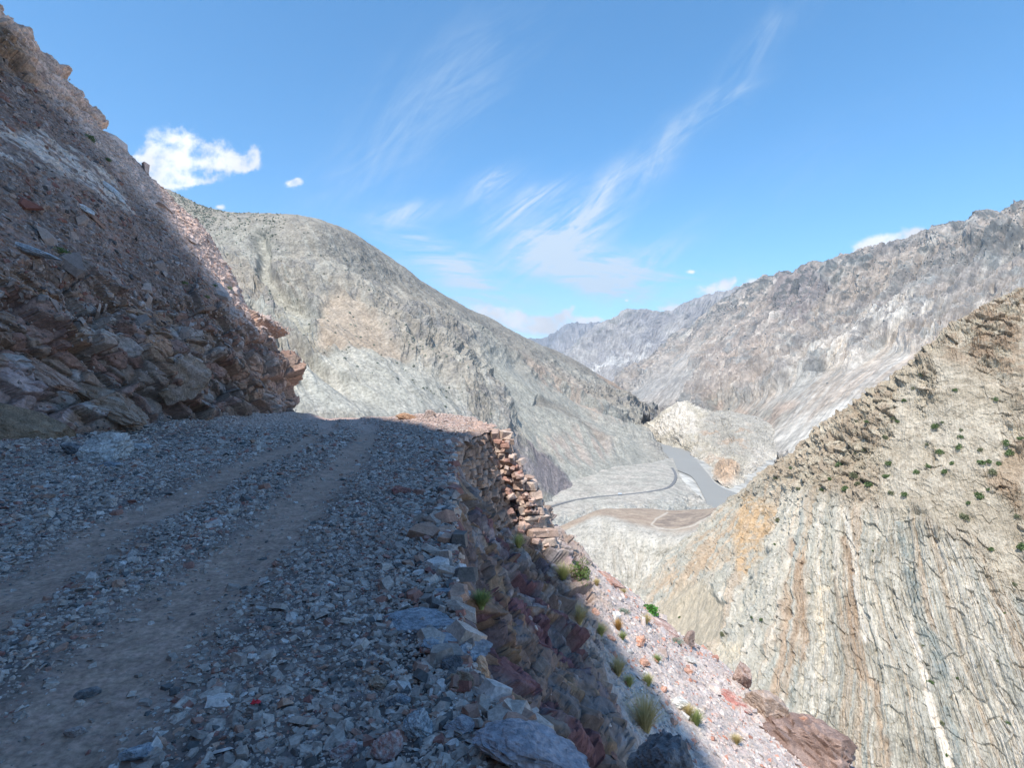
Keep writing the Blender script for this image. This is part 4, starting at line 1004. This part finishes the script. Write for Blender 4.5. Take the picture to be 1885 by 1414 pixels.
while z > -4.3:
    h = rng.uniform(.20,.40); x0 = -.76+(-z)*.385+.10*math.sin(z*2.3); wtot = .66+.16*(-z)*.5+rng.uniform(-.10,.10)
    n = 1 if rng.random() < .7 else 2; ww = wtot/n
    for q in range(n):
        for dy in (0,.45):
            cs.append(np.array([x0+ww*(q+.5)+rng.uniform(-.05,.05),18.75+dy+rng.uniform(-.07,.07),z-h/2])-off); sz.append((ww*rng.uniform(.85,1.15),.5,h*rng.uniform(.9,1.15))); ro.append(rotm(rng.uniform(-.1,.1),rng.uniform(-.12,.12),rng.uniform(-.3,.3)).T)
            cl.append(mix(C(.36,.25,.20),C(.52,.42,.36),rng.random()))
    z -= h*.96
blocks('corner_stack', cs, sz, ro, cl, M_wall, wall)
cs=[];sz=[];ro=[];cl=[]
for i in range(120):
    t = rng.random(); zz = -.3-3.8*t; s = rng.uniform(.10,.28)
    cs.append(np.array([-.55+(-zz)*.385-rng.uniform(-.35,.75), 18.5+rng.uniform(-.25,.25), zz])-off); sz.append((s*rng.uniform(.8,1.4),s,s*rng.uniform(.5,.9))); ro.append(rotm(*rng.uniform(-.6,.6,3)).T)
    cl.append(mix(C(.36,.20,.16),C(.54,.42,.36),rng.random()))
blocks('packing_rubble', cs, sz, ro, cl, M_wall, wall)

# ---------------------------------------------------------------- plants
def foliage_mesh(n, leaf, seed, clumps=9, flat=.75, hollow=.35):
    r = np.random.default_rng(seed)
    cc = r.normal(0,1,(clumps,3)); cc /= np.linalg.norm(cc,axis=1)[:,None]; cc *= r.uniform(.25,.62,(clumps,1)); cc[:,2] = np.abs(cc[:,2])*flat+.12; cr_ = r.uniform(.28,.48,clumps)
    k = r.integers(0,clumps,n); d = r.normal(0,1,(n,3)); d /= np.linalg.norm(d,axis=1)[:,None]
    p = cc[k]+d*cr_[k][:,None]*r.uniform(hollow,1.0,(n,1))**.5
    a = r.normal(0,1,(n,3)); a /= np.linalg.norm(a,axis=1)[:,None]; b_ = np.cross(a,r.normal(0,1,(n,3))); b_ /= np.linalg.norm(b_,axis=1)[:,None]
    s = leaf*r.uniform(.6,1.3,(n,1)); q = np.stack([p-a*s-b_*s*.45, p+a*s*.1-b_*s*.6, p+a*s, p-a*s*.2+b_*s*.55],1)
    col = np.repeat(r.random(n),4)[:,None]*np.ones(3); f = np.arange(n*4,dtype=np.int32).reshape(n,4)
    return q.reshape(-1,3), f, col
def stem_mesh(n, hgt, seed, r0=.03, spread=.5):
    r = np.random.default_rng(seed); V=[];Fs=[];b0=0
    for i in range(n):
        a = r.uniform(0,6.28); tip = np.array([math.cos(a)*spread*r.uniform(.3,1), math.sin(a)*spread*r.uniform(.3,1), hgt*r.uniform(.6,1)])
        for s in range(5):
            t = s/4; c = tip*np.array([t,t,t**.8]); rr = r0*(1-.8*t)
            for q in range(4): V.append(c+rr*np.array([math.cos(q*1.57),math.sin(q*1.57),0]))
            if s:
                for q in range(4): Fs.append([b0+(s-1)*4+q,b0+(s-1)*4+(q+1)%4,b0+s*4+(q+1)%4,b0+s*4+q])
        b0 += 20
    return np.array(V), np.array(Fs,np.int32)
ML_dark = leaf_mat('shrub_leaves', (.07,.12,.045), (.19,.26,.10))
ML_dusty = leaf_mat('dusty_shrub_leaves', (.13,.15,.08), (.27,.27,.16))
ML_green = leaf_mat('bush_leaves', (.07,.13,.035), (.20,.29,.08))
ML_vivid = leaf_mat('leafy_plant', (.05,.17,.03), (.13,.36,.06))
ML_sage = leaf_mat('sage_leaves', (.20,.27,.21), (.34,.42,.33))
M_stem = plain('woody_stems', (.16,.11,.075), .9)
cl_sh = []
for k in range(5):
    v, f, c = foliage_mesh(420, .13, 200+k); sv, sf = stem_mesh(7,.7,300+k,.03,.4)
    me = mesh_np('shrub', v, f, ML_dark, c, link=False).data; cl_sh.append(me)
    if k in (1,3): me.materials.clear(); me.materials.append(ML_dusty)
CB = [(1695,691,6),(1681,716,4),(1758,719,5),(1832,736,7),(1665,739,5),(1643,772,5),(1653,778,5),(1595,777,5),(1575,776,3),(1721,787,7),(1769,793,4),(1735,779,3),(1630,808,7),(1768,806,6),(1707,819,4),(1765,825,8),(1804,830,6),(1851,818,8),(1857,836,8),(1879,809,6),(1730,835,7),(1636,855,8),(1589,830,4),(1575,836,4),(1527,883,5),(1544,857,6),(1711,860,7),(1687,871,6),(1753,854,5),(1807,853,8),(1819,851,6),(1837,855,5),(1828,872,8),(1739,871,6),(1632,878,7),(1572,879,8),(1586,884,5),(1599,894,9),(1578,892,6),(1557,901,8),(1515,904,6),(1470,901,5),(1457,863,5),(1428,882,5),(1641,909,7),(1665,912,8),(1819,902,4),(1803,918,9),(1783,928,5),(1776,954,10),(1872,952,6),(1431,959,5),(1879,1011,9),(1824,1012,6),(1867,1077,6),(1426,1003,3),(1489,1093,4),(1383,1138,3),(1401,1142,4),(1713,1258,7),(1764,1251,4),(1736,1334,6),(1837,1219,4),(1742,1391,4),(1857,1333,5),(1269,1171,4),(1329,1170,5),(1251,1138,3),(1699,1190,3),(1607,1015,3),(1850,1130,3)]
hits = []
for px,py,r in CB:
    h = cast(px,py,[cliff])
    if h is None: print('bush miss',px,py); continue
    hits.append((px,py,r,h))
ORD = ['leftmost','second from the left','third from the left','fourth from the left','fifth from the left','sixth from the left','seventh from the left','eighth from the left','ninth from the left','tenth from the left','eleventh from the left','twelfth from the left']
bands = [(0,760,'in the topmost shrub row on the cliff'),(760,800,'in the second shrub row below the crest'),(800,832,'in the third shrub row below the crest'),(832,868,'in the middle shrub row of the cliff'),
         (868,890,'in the row below the middle shrubs'),(890,922,'in the row just above the banded strata'),(922,1020,'at the top of the banded strata'),(1020,1180,'halfway down the banded strata'),(1180,1420,'low on the banded strata')]
for lo,hi,txt in bands:
    bb_ = sorted([h for h in hits if lo <= h[1] < hi])
    for k,(px,py,r,(l,n)) in enumerate(bb_):
        o = bpy.data.objects.new('shrub', cl_sh[(px*7+py)%5]); COL.objects.link(o)
        D = l.y; s = r*D/F*1.2; o.location = l-Vector((0,0,s*.15)); o.scale = (s,s,s*random.uniform(1.0,1.4)); o.rotation_euler = (0,0,random.uniform(0,6.28))
        sz_ = 'tiny' if r < 4 else ('small' if r < 7 else 'large')
        lab = f'{sz_} dark green shrub, {ORD[k]} {txt}'
        if k == len(bb_)-1 and k>1: lab = f'{sz_} dark green shrub, rightmost {txt}'
        tag(o, lab, 'shrub', 'shrubs dotted over the banded right cliff')
def far_blobs(name, src, n, cond, rmin, rmax, mat, label, cat, seed, col):
    r = np.random.default_rng(seed); P_ = src; v0, f0 = ICO[1]
    i = cond(r, n); c = P_[i]; n = len(c); s = r.uniform(rmin,rmax,(n,1,1))
    v = (v0[None]*s*r.uniform(.7,1.2,(n,len(v0),1))*np.array([1,1,.9])+c[:,None,:]+np.array([0,0,rmin*.3])).reshape(-1,3)
    f = (f0[None]+(np.arange(n)*len(v0))[:,None,None]).reshape(-1,3).astype(np.int32)
    cc = np.repeat(col*r.uniform(.7,1.3,(n,1)),len(v0),0)
    return tag(mesh_np(name, v, f, mat, cc), label, cat, None, 'stuff')
def vcoords(o):
    a = np.empty(len(o.data.vertices)*3, np.float32); o.data.vertices.foreach_get('co', a); return a.reshape(-1,3).astype(float)
pl = vcoords(leftmt); xl, yl = proj(pl)
wl_ = inpoly(xl,yl,[(270,340),(420,390),(520,402),(500,440),(430,430),(330,420)],12)*1.0+.05*inpoly(xl,yl,[(300,400),(545,400),(800,540),(1000,650),(900,700),(800,740),(560,640),(420,540)],20)+.05*inpoly(xl,yl,[(740,600),(820,620),(900,740),(880,760),(760,740)],20)
wl_ *= (np.abs(fbm(pl/90,3,seed=150))<.22)+.25
far_blobs('distant_shrubs', pl, 2300, lambda r,n: r.choice(len(pl), n, p=wl_/wl_.sum()), 1.2, 3.0, M_mid, 'scattered dark shrubs dotting the upper left mountain', 'shrubs', 1, C(.15,.165,.13))
pr_ = vcoords(rightmt); xr, yr = proj(pr_)
crest_ = np.interp(xr,[1200,1392,1475,1568,1705,1885],[642,538,512,482,446,388])
wr_ = (xr>1300)*(xr<1900)*np.exp(-np.maximum(yr-crest_,0)/38)*sstep(.0,.3,fbm(pr_/260,4,.6,seed=151)+.1)
far_blobs('distant_trees', pr_, 2600, lambda r,n: r.choice(len(pr_), n, p=wr_/wr_.sum()), 3, 7, M_far, 'dark conifers scattered along the crest of the right mountain', 'trees', 2, C(.13,.145,.14))

def grass_mat(name, c1, c2):
    return leaf_mat(name, c1, c2)
G_dry = grass_mat('dry_grass', (.48,.39,.18), (.68,.58,.32)); G_yel = grass_mat('yellow_green_grass', (.38,.40,.14), (.62,.57,.24)); G_grn = grass_mat('green_grass', (.20,.27,.09), (.42,.46,.19)); G_org = grass_mat('orange_grass', (.42,.22,.06), (.55,.38,.15))
def tuft(px, py, h, spread, n, mat, label, seed, cat='grass tuft', bw=.006, objs=None):
    hit = cast(px, py, objs or [lowslope]); 
    if hit is None: print('tuft miss', label); return
    l, _ = hit; r = np.random.default_rng(seed); segs = 4; a = r.uniform(0,6.28,n); ln = h*r.uniform(.55,1.1,n); out = spread*r.uniform(.1,1,n)
    base = np.stack([np.cos(a),np.sin(a),0*a],1)*spread*.18*r.random((n,1)); side = np.stack([-np.sin(a),np.cos(a),0*a],1)
    V = []
    for s in range(segs+1):
        t = s/segs; c = base+np.stack([np.cos(a)*out*t**1.5,np.sin(a)*out*t**1.5,ln*(t-.28*t*t*out/spread)],1); w_ = bw*(1-t*.9)*r.uniform(.8,1.2,(n,1))
        V += [c-side*w_, c+side*w_]
    V = np.stack(V,1).reshape(-1,3); k = 2*(segs+1); b0 = (np.arange(n)*k)[:,None,None]
    q = np.array([[2*s,2*s+1,2*s+3,2*s+2] for s in range(segs)])[None]+b0
    col = np.repeat(r.random(n),k)[:,None]*np.ones(3)
    o = mesh_np('grass_tuft', V, q.reshape(-1,4).astype(np.int32), mat, col); o.location = l-Vector((0,0,.02))
    tag(o, label, cat, 'grass tufts below the track'); return o
def pxm(px, py, r, objs=None):
    h = cast(px,py,objs or [lowslope]); return (h[0].y if h else 15)*r/F
for px,py,rpx,mat,lb in [(955,1008,17,G_yel,'pale yellow green grass tuft at the foot of the stone wall corner'),(1037,1068,22,G_yel,'round yellow green grass tuft on the lip of the shaded rock'),
      (886,1118,22,G_grn,'dark green grass tuft growing on the shaded rock face'),(1066,1148,24,G_dry,'drooping dry grass clump on the rock spur beside the scree'),
      (1106,1170,15,G_yel,'yellow green grass tuft on the upper scree beside the spur'),(1138,1160,14,G_org,'orange grass tuft on the upper scree'),(1146,1178,10,G_grn,'low bright green tuft just below the orange grass'),
      (1138,1243,22,G_dry,'dry straw grass on the shadow edge halfway down the scree'),(1158,1264,14,G_yel,'yellow green tuft against the dry straw grass'),(1193,1262,14,G_yel,'spiky yellow green tuft alone in the lower scree'),
      (1188,1345,42,G_dry,'big fountain of dry grass behind the dark pointed rock'),(1282,1335,18,G_grn,'green grass tuft to the right of the white boulder'),(1268,1318,14,G_dry,'small dry tuft between the white boulder and the green tuft'),
      (1098,1078,9,G_dry,'low straw tuft near the top end of the scree'),(1147,1096,10,G_dry,'straw tuft on the far rim of the scree'),(1210,1220,10,G_grn,'faint green tuft among the orange stones'),(1190,1148,12,G_dry,'dry tuft near the far rim left of the leafy plant'),(1356,1370,12,G_dry,'sparse dry tuft low on the scree near the brown rocks')]:
    m_ = pxm(px,py,rpx); tuft(px,py,m_*1.7,m_*1.15,int(240+rpx*9),mat,lb,px)
# bushes near the track
def bush(px, py, r, mat, label, seed, n=900, leaf=.06, sc=(1,1,1), objs=None, group=None):
    hit = cast(px,py,objs or NEAR)
    if hit is None: print('bush miss', label); return
    s = r*hit[0].y/F; e = empty('bush', hit[0]-Vector((0,0,.05*s))); e.scale = (s*sc[0],s*sc[1],s*sc[2])
    v,f,c = foliage_mesh(n, leaf, seed); mesh_np('foliage', v, f, mat, c, parent=e); sv,sf = stem_mesh(12,.95,seed+1,.022,.5); mesh_np('stems', sv, sf, M_stem, parent=e)
    return tag(e, label, 'bush', group)
bush(1070,1068,30,ML_green,'tall feathery green bush standing at the top of the scree',401,1000,.05,(.9,.9,1.5),[lowslope])
bush(1198,1128,18,ML_vivid,'bright green leafy plant on the far rim of the scree',402,500,.12,(1.2,1,1),[lowslope])
bush(1146,1128,14,ML_sage,'blue green sage cushion on the middle of the scree',403,700,.06,(1.3,.9,.7),[lowslope])
bush(1243,1183,14,ML_sage,'pale blue green sage cushion at the far rim near the dark fang of rock',404,700,.06,(1.5,.9,.6),[lowslope])
bush(163,256,14,ML_dark,'dark round bush silhouetted on the skyline of the left slope',405,700,.07,(1,1,1),[leftslope])
bush(198,296,9,ML_dark,'smaller dark bush on the skyline below the round one',406,500,.08,(1,1,.8),[leftslope])
bush(112,466,24,ML_green,'low olive bush in the shaded scree at the left',407,900,.05,(1.1,1,.6),[leftslope])
bush(338,522,9,ML_green,'small olive bush in the shaded scree right of the middle',408,500,.07,(1,1,.8),[leftslope])
bush(380,548,9,ML_green,'small olive bush lowest in the shaded scree near the shadow edge',409,500,.07,(1,1,.8),[leftslope])
bush(396,528,9,ML_green,'small olive bush right on the shadow edge of the left slope',410,500,.07,(1,1,.8),[leftslope])
bush(420,532,9,ML_green,'small yellow green bush on the sunlit skyline of the left slope',411,500,.07,(1,1,.8),[leftslope])

# ---------------------------------------------------------------- highway far below
VAL = [terrace, leftmt]
hp = [(960,952),(989,941),(1025,930),(1065,920),(1105,915),(1142,912),(1180,908),(1218,902),(1230,898),(1237,893),(1242,886),(1244,878),(1242,870),(1237,862)]
hpd = cr(np.array(hp,float), 150, 0); pts = []
for a_, c_ in hpd:
    h = cast(a_, c_, VAL)
    if h: pts.append(np.array(h[0]))
pts = np.array(pts)
for _ in range(12): pts[1:-1] = (pts[:-2]+2*pts[1:-1]+pts[2:])/4
tg = np.gradient(pts,axis=0); tg[:,2] = 0; tg /= np.linalg.norm(tg,axis=1)[:,None]; sd = np.stack([-tg[:,1],tg[:,0],0*tg[:,0]],1)
prof = [(-4.4,-4),(-3.2,.9),(-2.9,.95),(2.9,.95),(3.2,.9),(4.4,-4)]
rows = np.stack([pts+sd*a_+np.array([0,0,z_]) for a_,z_ in prof],0)
M_asph = plain('asphalt', (.17,.17,.17), .8, scale=.1)
tag(mesh_np('highway', rows.reshape(-1,3), gridfaces(len(pts),6), M_asph, None), kind='structure')
i0 = int(np.argmin(np.abs(proj(pts)[0]-1142))); tp = pts[i0]; an = math.atan2(tg[i0][1],tg[i0][0])
truck = empty('truck', (tp[0],tp[1],tp[2]+1.0), an); tag(truck, 'tiny pale truck driving along the highway on the valley terrace', 'truck')
def boxm(name, c, s, mat, parent, bev=.05):
    bm = bmesh.new(); bmesh.ops.create_cube(bm, size=1)
    for v in bm.verts: v.co = Vector((v.co.x*s[0]+c[0], v.co.y*s[1]+c[1], v.co.z*s[2]+c[2]))
    bmesh.ops.bevel(bm, geom=bm.edges[:], offset=bev, segments=1, affect='EDGES'); me = bpy.data.meshes.new(name); bm.to_mesh(me); bm.free(); me.materials.append(mat)
    o = bpy.data.objects.new(name, me); COL.objects.link(o); o.parent = parent; return o
M_w = plain('truck_paint', (.62,.66,.70), .4); M_k = plain('rubber', (.03,.03,.03), .8); M_gl = plain('truck_glass', (.05,.07,.09), .15)
boxm('cargo_box', (-1.0,0,2.1), (5.6,2.4,2.6), M_w, truck); cab = boxm('cab', (2.9,0,1.75), (1.9,2.3,2.0), M_w, truck, .2); boxm('windscreen', (3.87,0,2.2), (.06,1.9,.8), M_gl, truck, .01); boxm('chassis', (.4,0,.72), (7,1.2,.25), M_k, truck)
for wx in (-2.8,2.6):
    for wy in (-1,1):
        bm = bmesh.new(); bmesh.ops.create_cone(bm, cap_ends=True, segments=16, radius1=.5, radius2=.5, depth=.35, matrix=Matrix.Translation((wx,wy,.5))@Matrix.Rotation(math.pi/2,4,'X')); me = bpy.data.meshes.new('wheel'); bm.to_mesh(me); bm.free(); me.materials.append(M_k)
        o = bpy.data.objects.new('wheel', me); COL.objects.link(o); o.parent = truck
# ================================================================ CAMERA, SUN, SKY
cam = bpy.data.cameras.new('camera'); co = bpy.data.objects.new('camera', cam); COL.objects.link(co)
co.location = (0,0,CAMZ); co.rotation_euler = (math.radians(90),0,0)
cam.sensor_width = 36; cam.lens = 36*F/1885; cam.clip_start = .05; cam.clip_end = 60000
scene.camera = co
# air: one closed box round everything, pale even haze
hv = bpy.data.materials.new('haze_air'); hv.use_nodes = True; b = NB(hv.node_tree); b.n.remove(b.n['Principled BSDF'])
pv = b.new('ShaderNodeVolumePrincipled'); pv.inputs['Color'].default_value = (.80,.88,1,1); pv.inputs['Density'].default_value = .00004; pv.inputs['Anisotropy'].default_value = .2
b.l.new(pv.outputs[0], b.n['Material Output'].inputs['Volume'])
bm = bmesh.new(); bmesh.ops.create_cube(bm, size=1)
for v in bm.verts: v.co = Vector((v.co.x*30400, 7000+v.co.y*26400, (-240 if v.co.z < 0 else 2600)))
me = bpy.data.meshes.new('haze'); bm.to_mesh(me); bm.free(); me.materials.append(hv); hz_ = bpy.data.objects.new('haze', me); COL.objects.link(hz_); tag(hz_, 'thin pale haze filling the valley air', 'haze', None, 'stuff')
sl = bpy.data.lights.new('sun','SUN'); so = bpy.data.objects.new('sun', sl); COL.objects.link(so)
so.rotation_euler = Vector(SUN).to_track_quat('Z','Y').to_euler(); sl.energy = 3.3; sl.angle = math.radians(.53); sl.color = (1,.94,.84)
so.location = (-20,-20,60)
EL = math.asin(SUN[2]); AZ = math.atan2(SUN[0], SUN[1])
w = bpy.data.worlds.new('World'); scene.world = w;  w.use_nodes = True; b = NB(w.node_tree)
sky = b.new('ShaderNodeTexSky', sky_type='NISHITA'); sky.sun_disc = False
sky.sun_elevation = EL; sky.sun_rotation = AZ; sky.altitude = 1800; sky.air_density = 1.0; sky.dust_density = .5; sky.ozone_density = 2.0
bg = b.n['Background']; bg.inputs[1].default_value = .15
hs = b.new('ShaderNodeHueSaturation'); hs.inputs['Saturation'].default_value = 1.28; hs.inputs['Value'].default_value = .93; hs.inputs['Hue'].default_value = .491; b.l.new(sky.outputs[0], hs.inputs['Color'])
b.l.new(hs.outputs[0], bg.inputs[0])
dirv = b.new('ShaderNodeTexCoord').outputs['Generated']
sx = b.new('ShaderNodeSeparateXYZ'); b.l.new(dirv, sx.inputs[0])
dx, dy, dz = sx.outputs
yy = b.m('MAXIMUM', dy, .05); U = b.m('DIVIDE', dx, yy); V = b.m('DIVIDE', dz, yy)
front = b.ramp(dy, .05, .15)
uvv = b.new('ShaderNodeCombineXYZ'); b.put(uvv.inputs[0], U); b.put(uvv.inputs[1], V)
wn = b.noise(uvv.outputs[0], 3.2, 4, .55, color=True)
wsep = b.new('ShaderNodeSeparateColor'); b.l.new(wn, wsep.inputs[0])
STR = []
for k_, ang_ in enumerate((-12, 30, 52)):
    a_ = math.radians(ang_+6); c_s, s_s = math.cos(a_), math.sin(a_)
    A_ = b.m('ADD', b.m('MULTIPLY', U, c_s), b.m('MULTIPLY', V, s_s)); B_ = b.m('SUBTRACT', b.m('MULTIPLY', V, c_s), b.m('MULTIPLY', U, s_s))
    cv_ = b.new('ShaderNodeCombineXYZ'); b.put(cv_.inputs[0], b.m('MULTIPLY', A_, 5.5)); b.put(cv_.inputs[1], b.m('MULTIPLY', B_, 30)); cv_.inputs[2].default_value = k_*7.7
    STR.append(b.ramp(b.noise(cv_.outputs[0], 1.0, 7, .70, .9), .34, .72, .0, 1.0))
dU = b.m('ADD', U, b.m('MULTIPLY', b.m('SUBTRACT', wsep.outputs[0], .5), .12)); dV = b.m('ADD', V, b.m('MULTIPLY', b.m('SUBTRACT', wsep.outputs[1], .5), .12))
def wisp(px, py, ang, L, Wd, amp):
    cu, cv = (px-CX)/F, (CY-py)/F; L /= F; Wd /= F; a = math.radians(ang); c, s = math.cos(a), math.sin(a)
    du = b.m('SUBTRACT', dU, cu); dv = b.m('SUBTRACT', dV, cv)
    A = b.m('ADD', b.m('MULTIPLY', du, c/L), b.m('MULTIPLY', dv, s/L)); B = b.m('SUBTRACT', b.m('MULTIPLY', dv, c/Wd), b.m('MULTIPLY', du, s/Wd))
    g = b.m('POWER', 2.718, b.m('MULTIPLY', b.m('ADD', b.m('MULTIPLY', A, A), b.m('MULTIPLY', B, B)), -1.0))
    return b.m('MULTIPLY', b.m('MULTIPLY', g, STR[0 if ang < 8 else (1 if ang < 42 else 2)]), amp*1.25)
WISPS = [(1130,360,48,140,30,.6),(1050,425,34,110,40,.95),(1215,268,36,150,24,.42),(1010,455,12,90,34,.9),(1120,503,-4,140,30,1.35),(1050,470,-22,90,30,.9),(1190,485,26,90,26,.8),
         (960,388,30,80,20,1.0),(905,350,32,60,24,.75),(750,405,10,60,20,.7),(840,495,-22,110,26,1.0),(760,460,-28,90,30,.3),(900,530,-12,100,18,.3),(1310,180,27,70,16,.35),(1400,70,46,110,26,.22),
         (730,235,50,170,80,.17),(840,160,40,160,70,.18),(1180,530,18,50,8,.5),(1270,545,10,80,16,.4),(930,585,-25,120,20,.8),(650,330,30,120,50,.12),(1000,600,0,120,24,.5),(1500,300,30,200,60,.06)]
acc = None
for i, wv in enumerate(WISPS):
    o = wisp(*wv)
    acc = o if acc is None else b.m('ADD', acc, o)
cir = b.m('MINIMUM', b.m('MULTIPLY', acc, 1.0), .9)
# cumulus: summed round lobes, edge broken by noise
cn = b.noise(uvv.outputs[0], 22, 8, .62); cn2 = b.noise(uvv.outputs[0], 60, 5, .6)
def lobes(L, edge=.9, soft=.85):
    a_ = None
    for px, py, rx, ry in L:
        du = b.m('MULTIPLY', b.m('SUBTRACT', U, (px-CX)/F), F/rx); dv = b.m('MULTIPLY', b.m('SUBTRACT', V, (CY-py)/F), F/ry)
        g = b.m('POWER', 2.718, b.m('MULTIPLY', b.m('ADD', b.m('MULTIPLY', du, du), b.m('MULTIPLY', dv, dv)), -1.0))
        a_ = g if a_ is None else b.m('ADD', a_, g)
    f = b.m('ADD', b.m('MINIMUM', a_, 1.0), b.m('MULTIPLY', b.m('SUBTRACT', cn, .5), 2.7))
    f = b.m('ADD', f, b.m('MULTIPLY', b.m('SUBTRACT', cn2, .5), .5))
    return b.m('MULTIPLY', b.ramp(f, .30, .30+soft), b.ramp(a_, .06, .30))
CUM = [(285,295,40,36),(330,272,42,36),(378,282,40,28),(420,298,34,18),(450,303,26,16),(468,284,15,22),(300,330,40,22),(345,335,48,10),(248,292,10,8),
       (537,338,17,8),(548,332,10,7),(405,381,9,5)]
CUM2 = [(905,572,44,15),(955,592,48,18),(1010,604,48,17),(1060,592,46,12),(1105,594,30,10),(1042,575,11,11),(1056,566,8,8),(1025,592,12,9),
        (1600,458,28,16),(1640,440,40,17),(1682,434,28,13),(1585,470,20,14),(1305,535,26,14),(1335,522,14,12),(1390,520,20,11),(1422,518,12,7),(1352,514,7,10),(1272,500,9,4),(1153,553,4,3),(1270,562,40,10),(1235,570,30,6)]
m1 = lobes(CUM); m2 = lobes(CUM2)
cum = b.m('MULTIPLY', b.m('MAXIMUM', m1, m2), front, clamp=True)
cir = b.m('MULTIPLY', cir, front)
skyc = bg.inputs[0].links[0].from_socket
shade = b.ramp(b.noise(uvv.outputs[0], 14, 4, .5), .35, .62, .80, 1.0)
cc = b.new('ShaderNodeCombineColor'); b.put(cc.inputs[0], b.m('MULTIPLY', shade, .93)); b.put(cc.inputs[1], b.m('MULTIPLY', shade, .955)); b.put(cc.inputs[2], shade)
bg2 = b.new('ShaderNodeBackground'); b.put(bg2.inputs[0], cc.outputs[0]); bg2.inputs[1].default_value = .66
bg3 = b.new('ShaderNodeBackground'); bg3.inputs[0].default_value = (.74,.87,1,1); bg3.inputs[1].default_value = .52
ms = b.new('ShaderNodeMixShader'); b.put(ms.inputs[0], cir); b.l.new(bg.outputs[0], ms.inputs[1]); b.l.new(bg3.outputs[0], ms.inputs[2])
ms2 = b.new('ShaderNodeMixShader'); b.put(ms2.inputs[0], cum); b.l.new(ms.outputs[0], ms2.inputs[1]); b.l.new(bg2.outputs[0], ms2.inputs[2])
b.l.new(ms2.outputs[0], b.n['World Output'].inputs[0])
vs = scene.view_settings; vs.view_transform = 'Standard'; vs.look = 'None'; vs.exposure = 1.02; vs.gamma = 1; vs.use_curve_mapping = False

try:
    w.cycles.sampling_method = 'MANUAL'; w.cycles.sample_map_resolution = 256
except Exception: pass
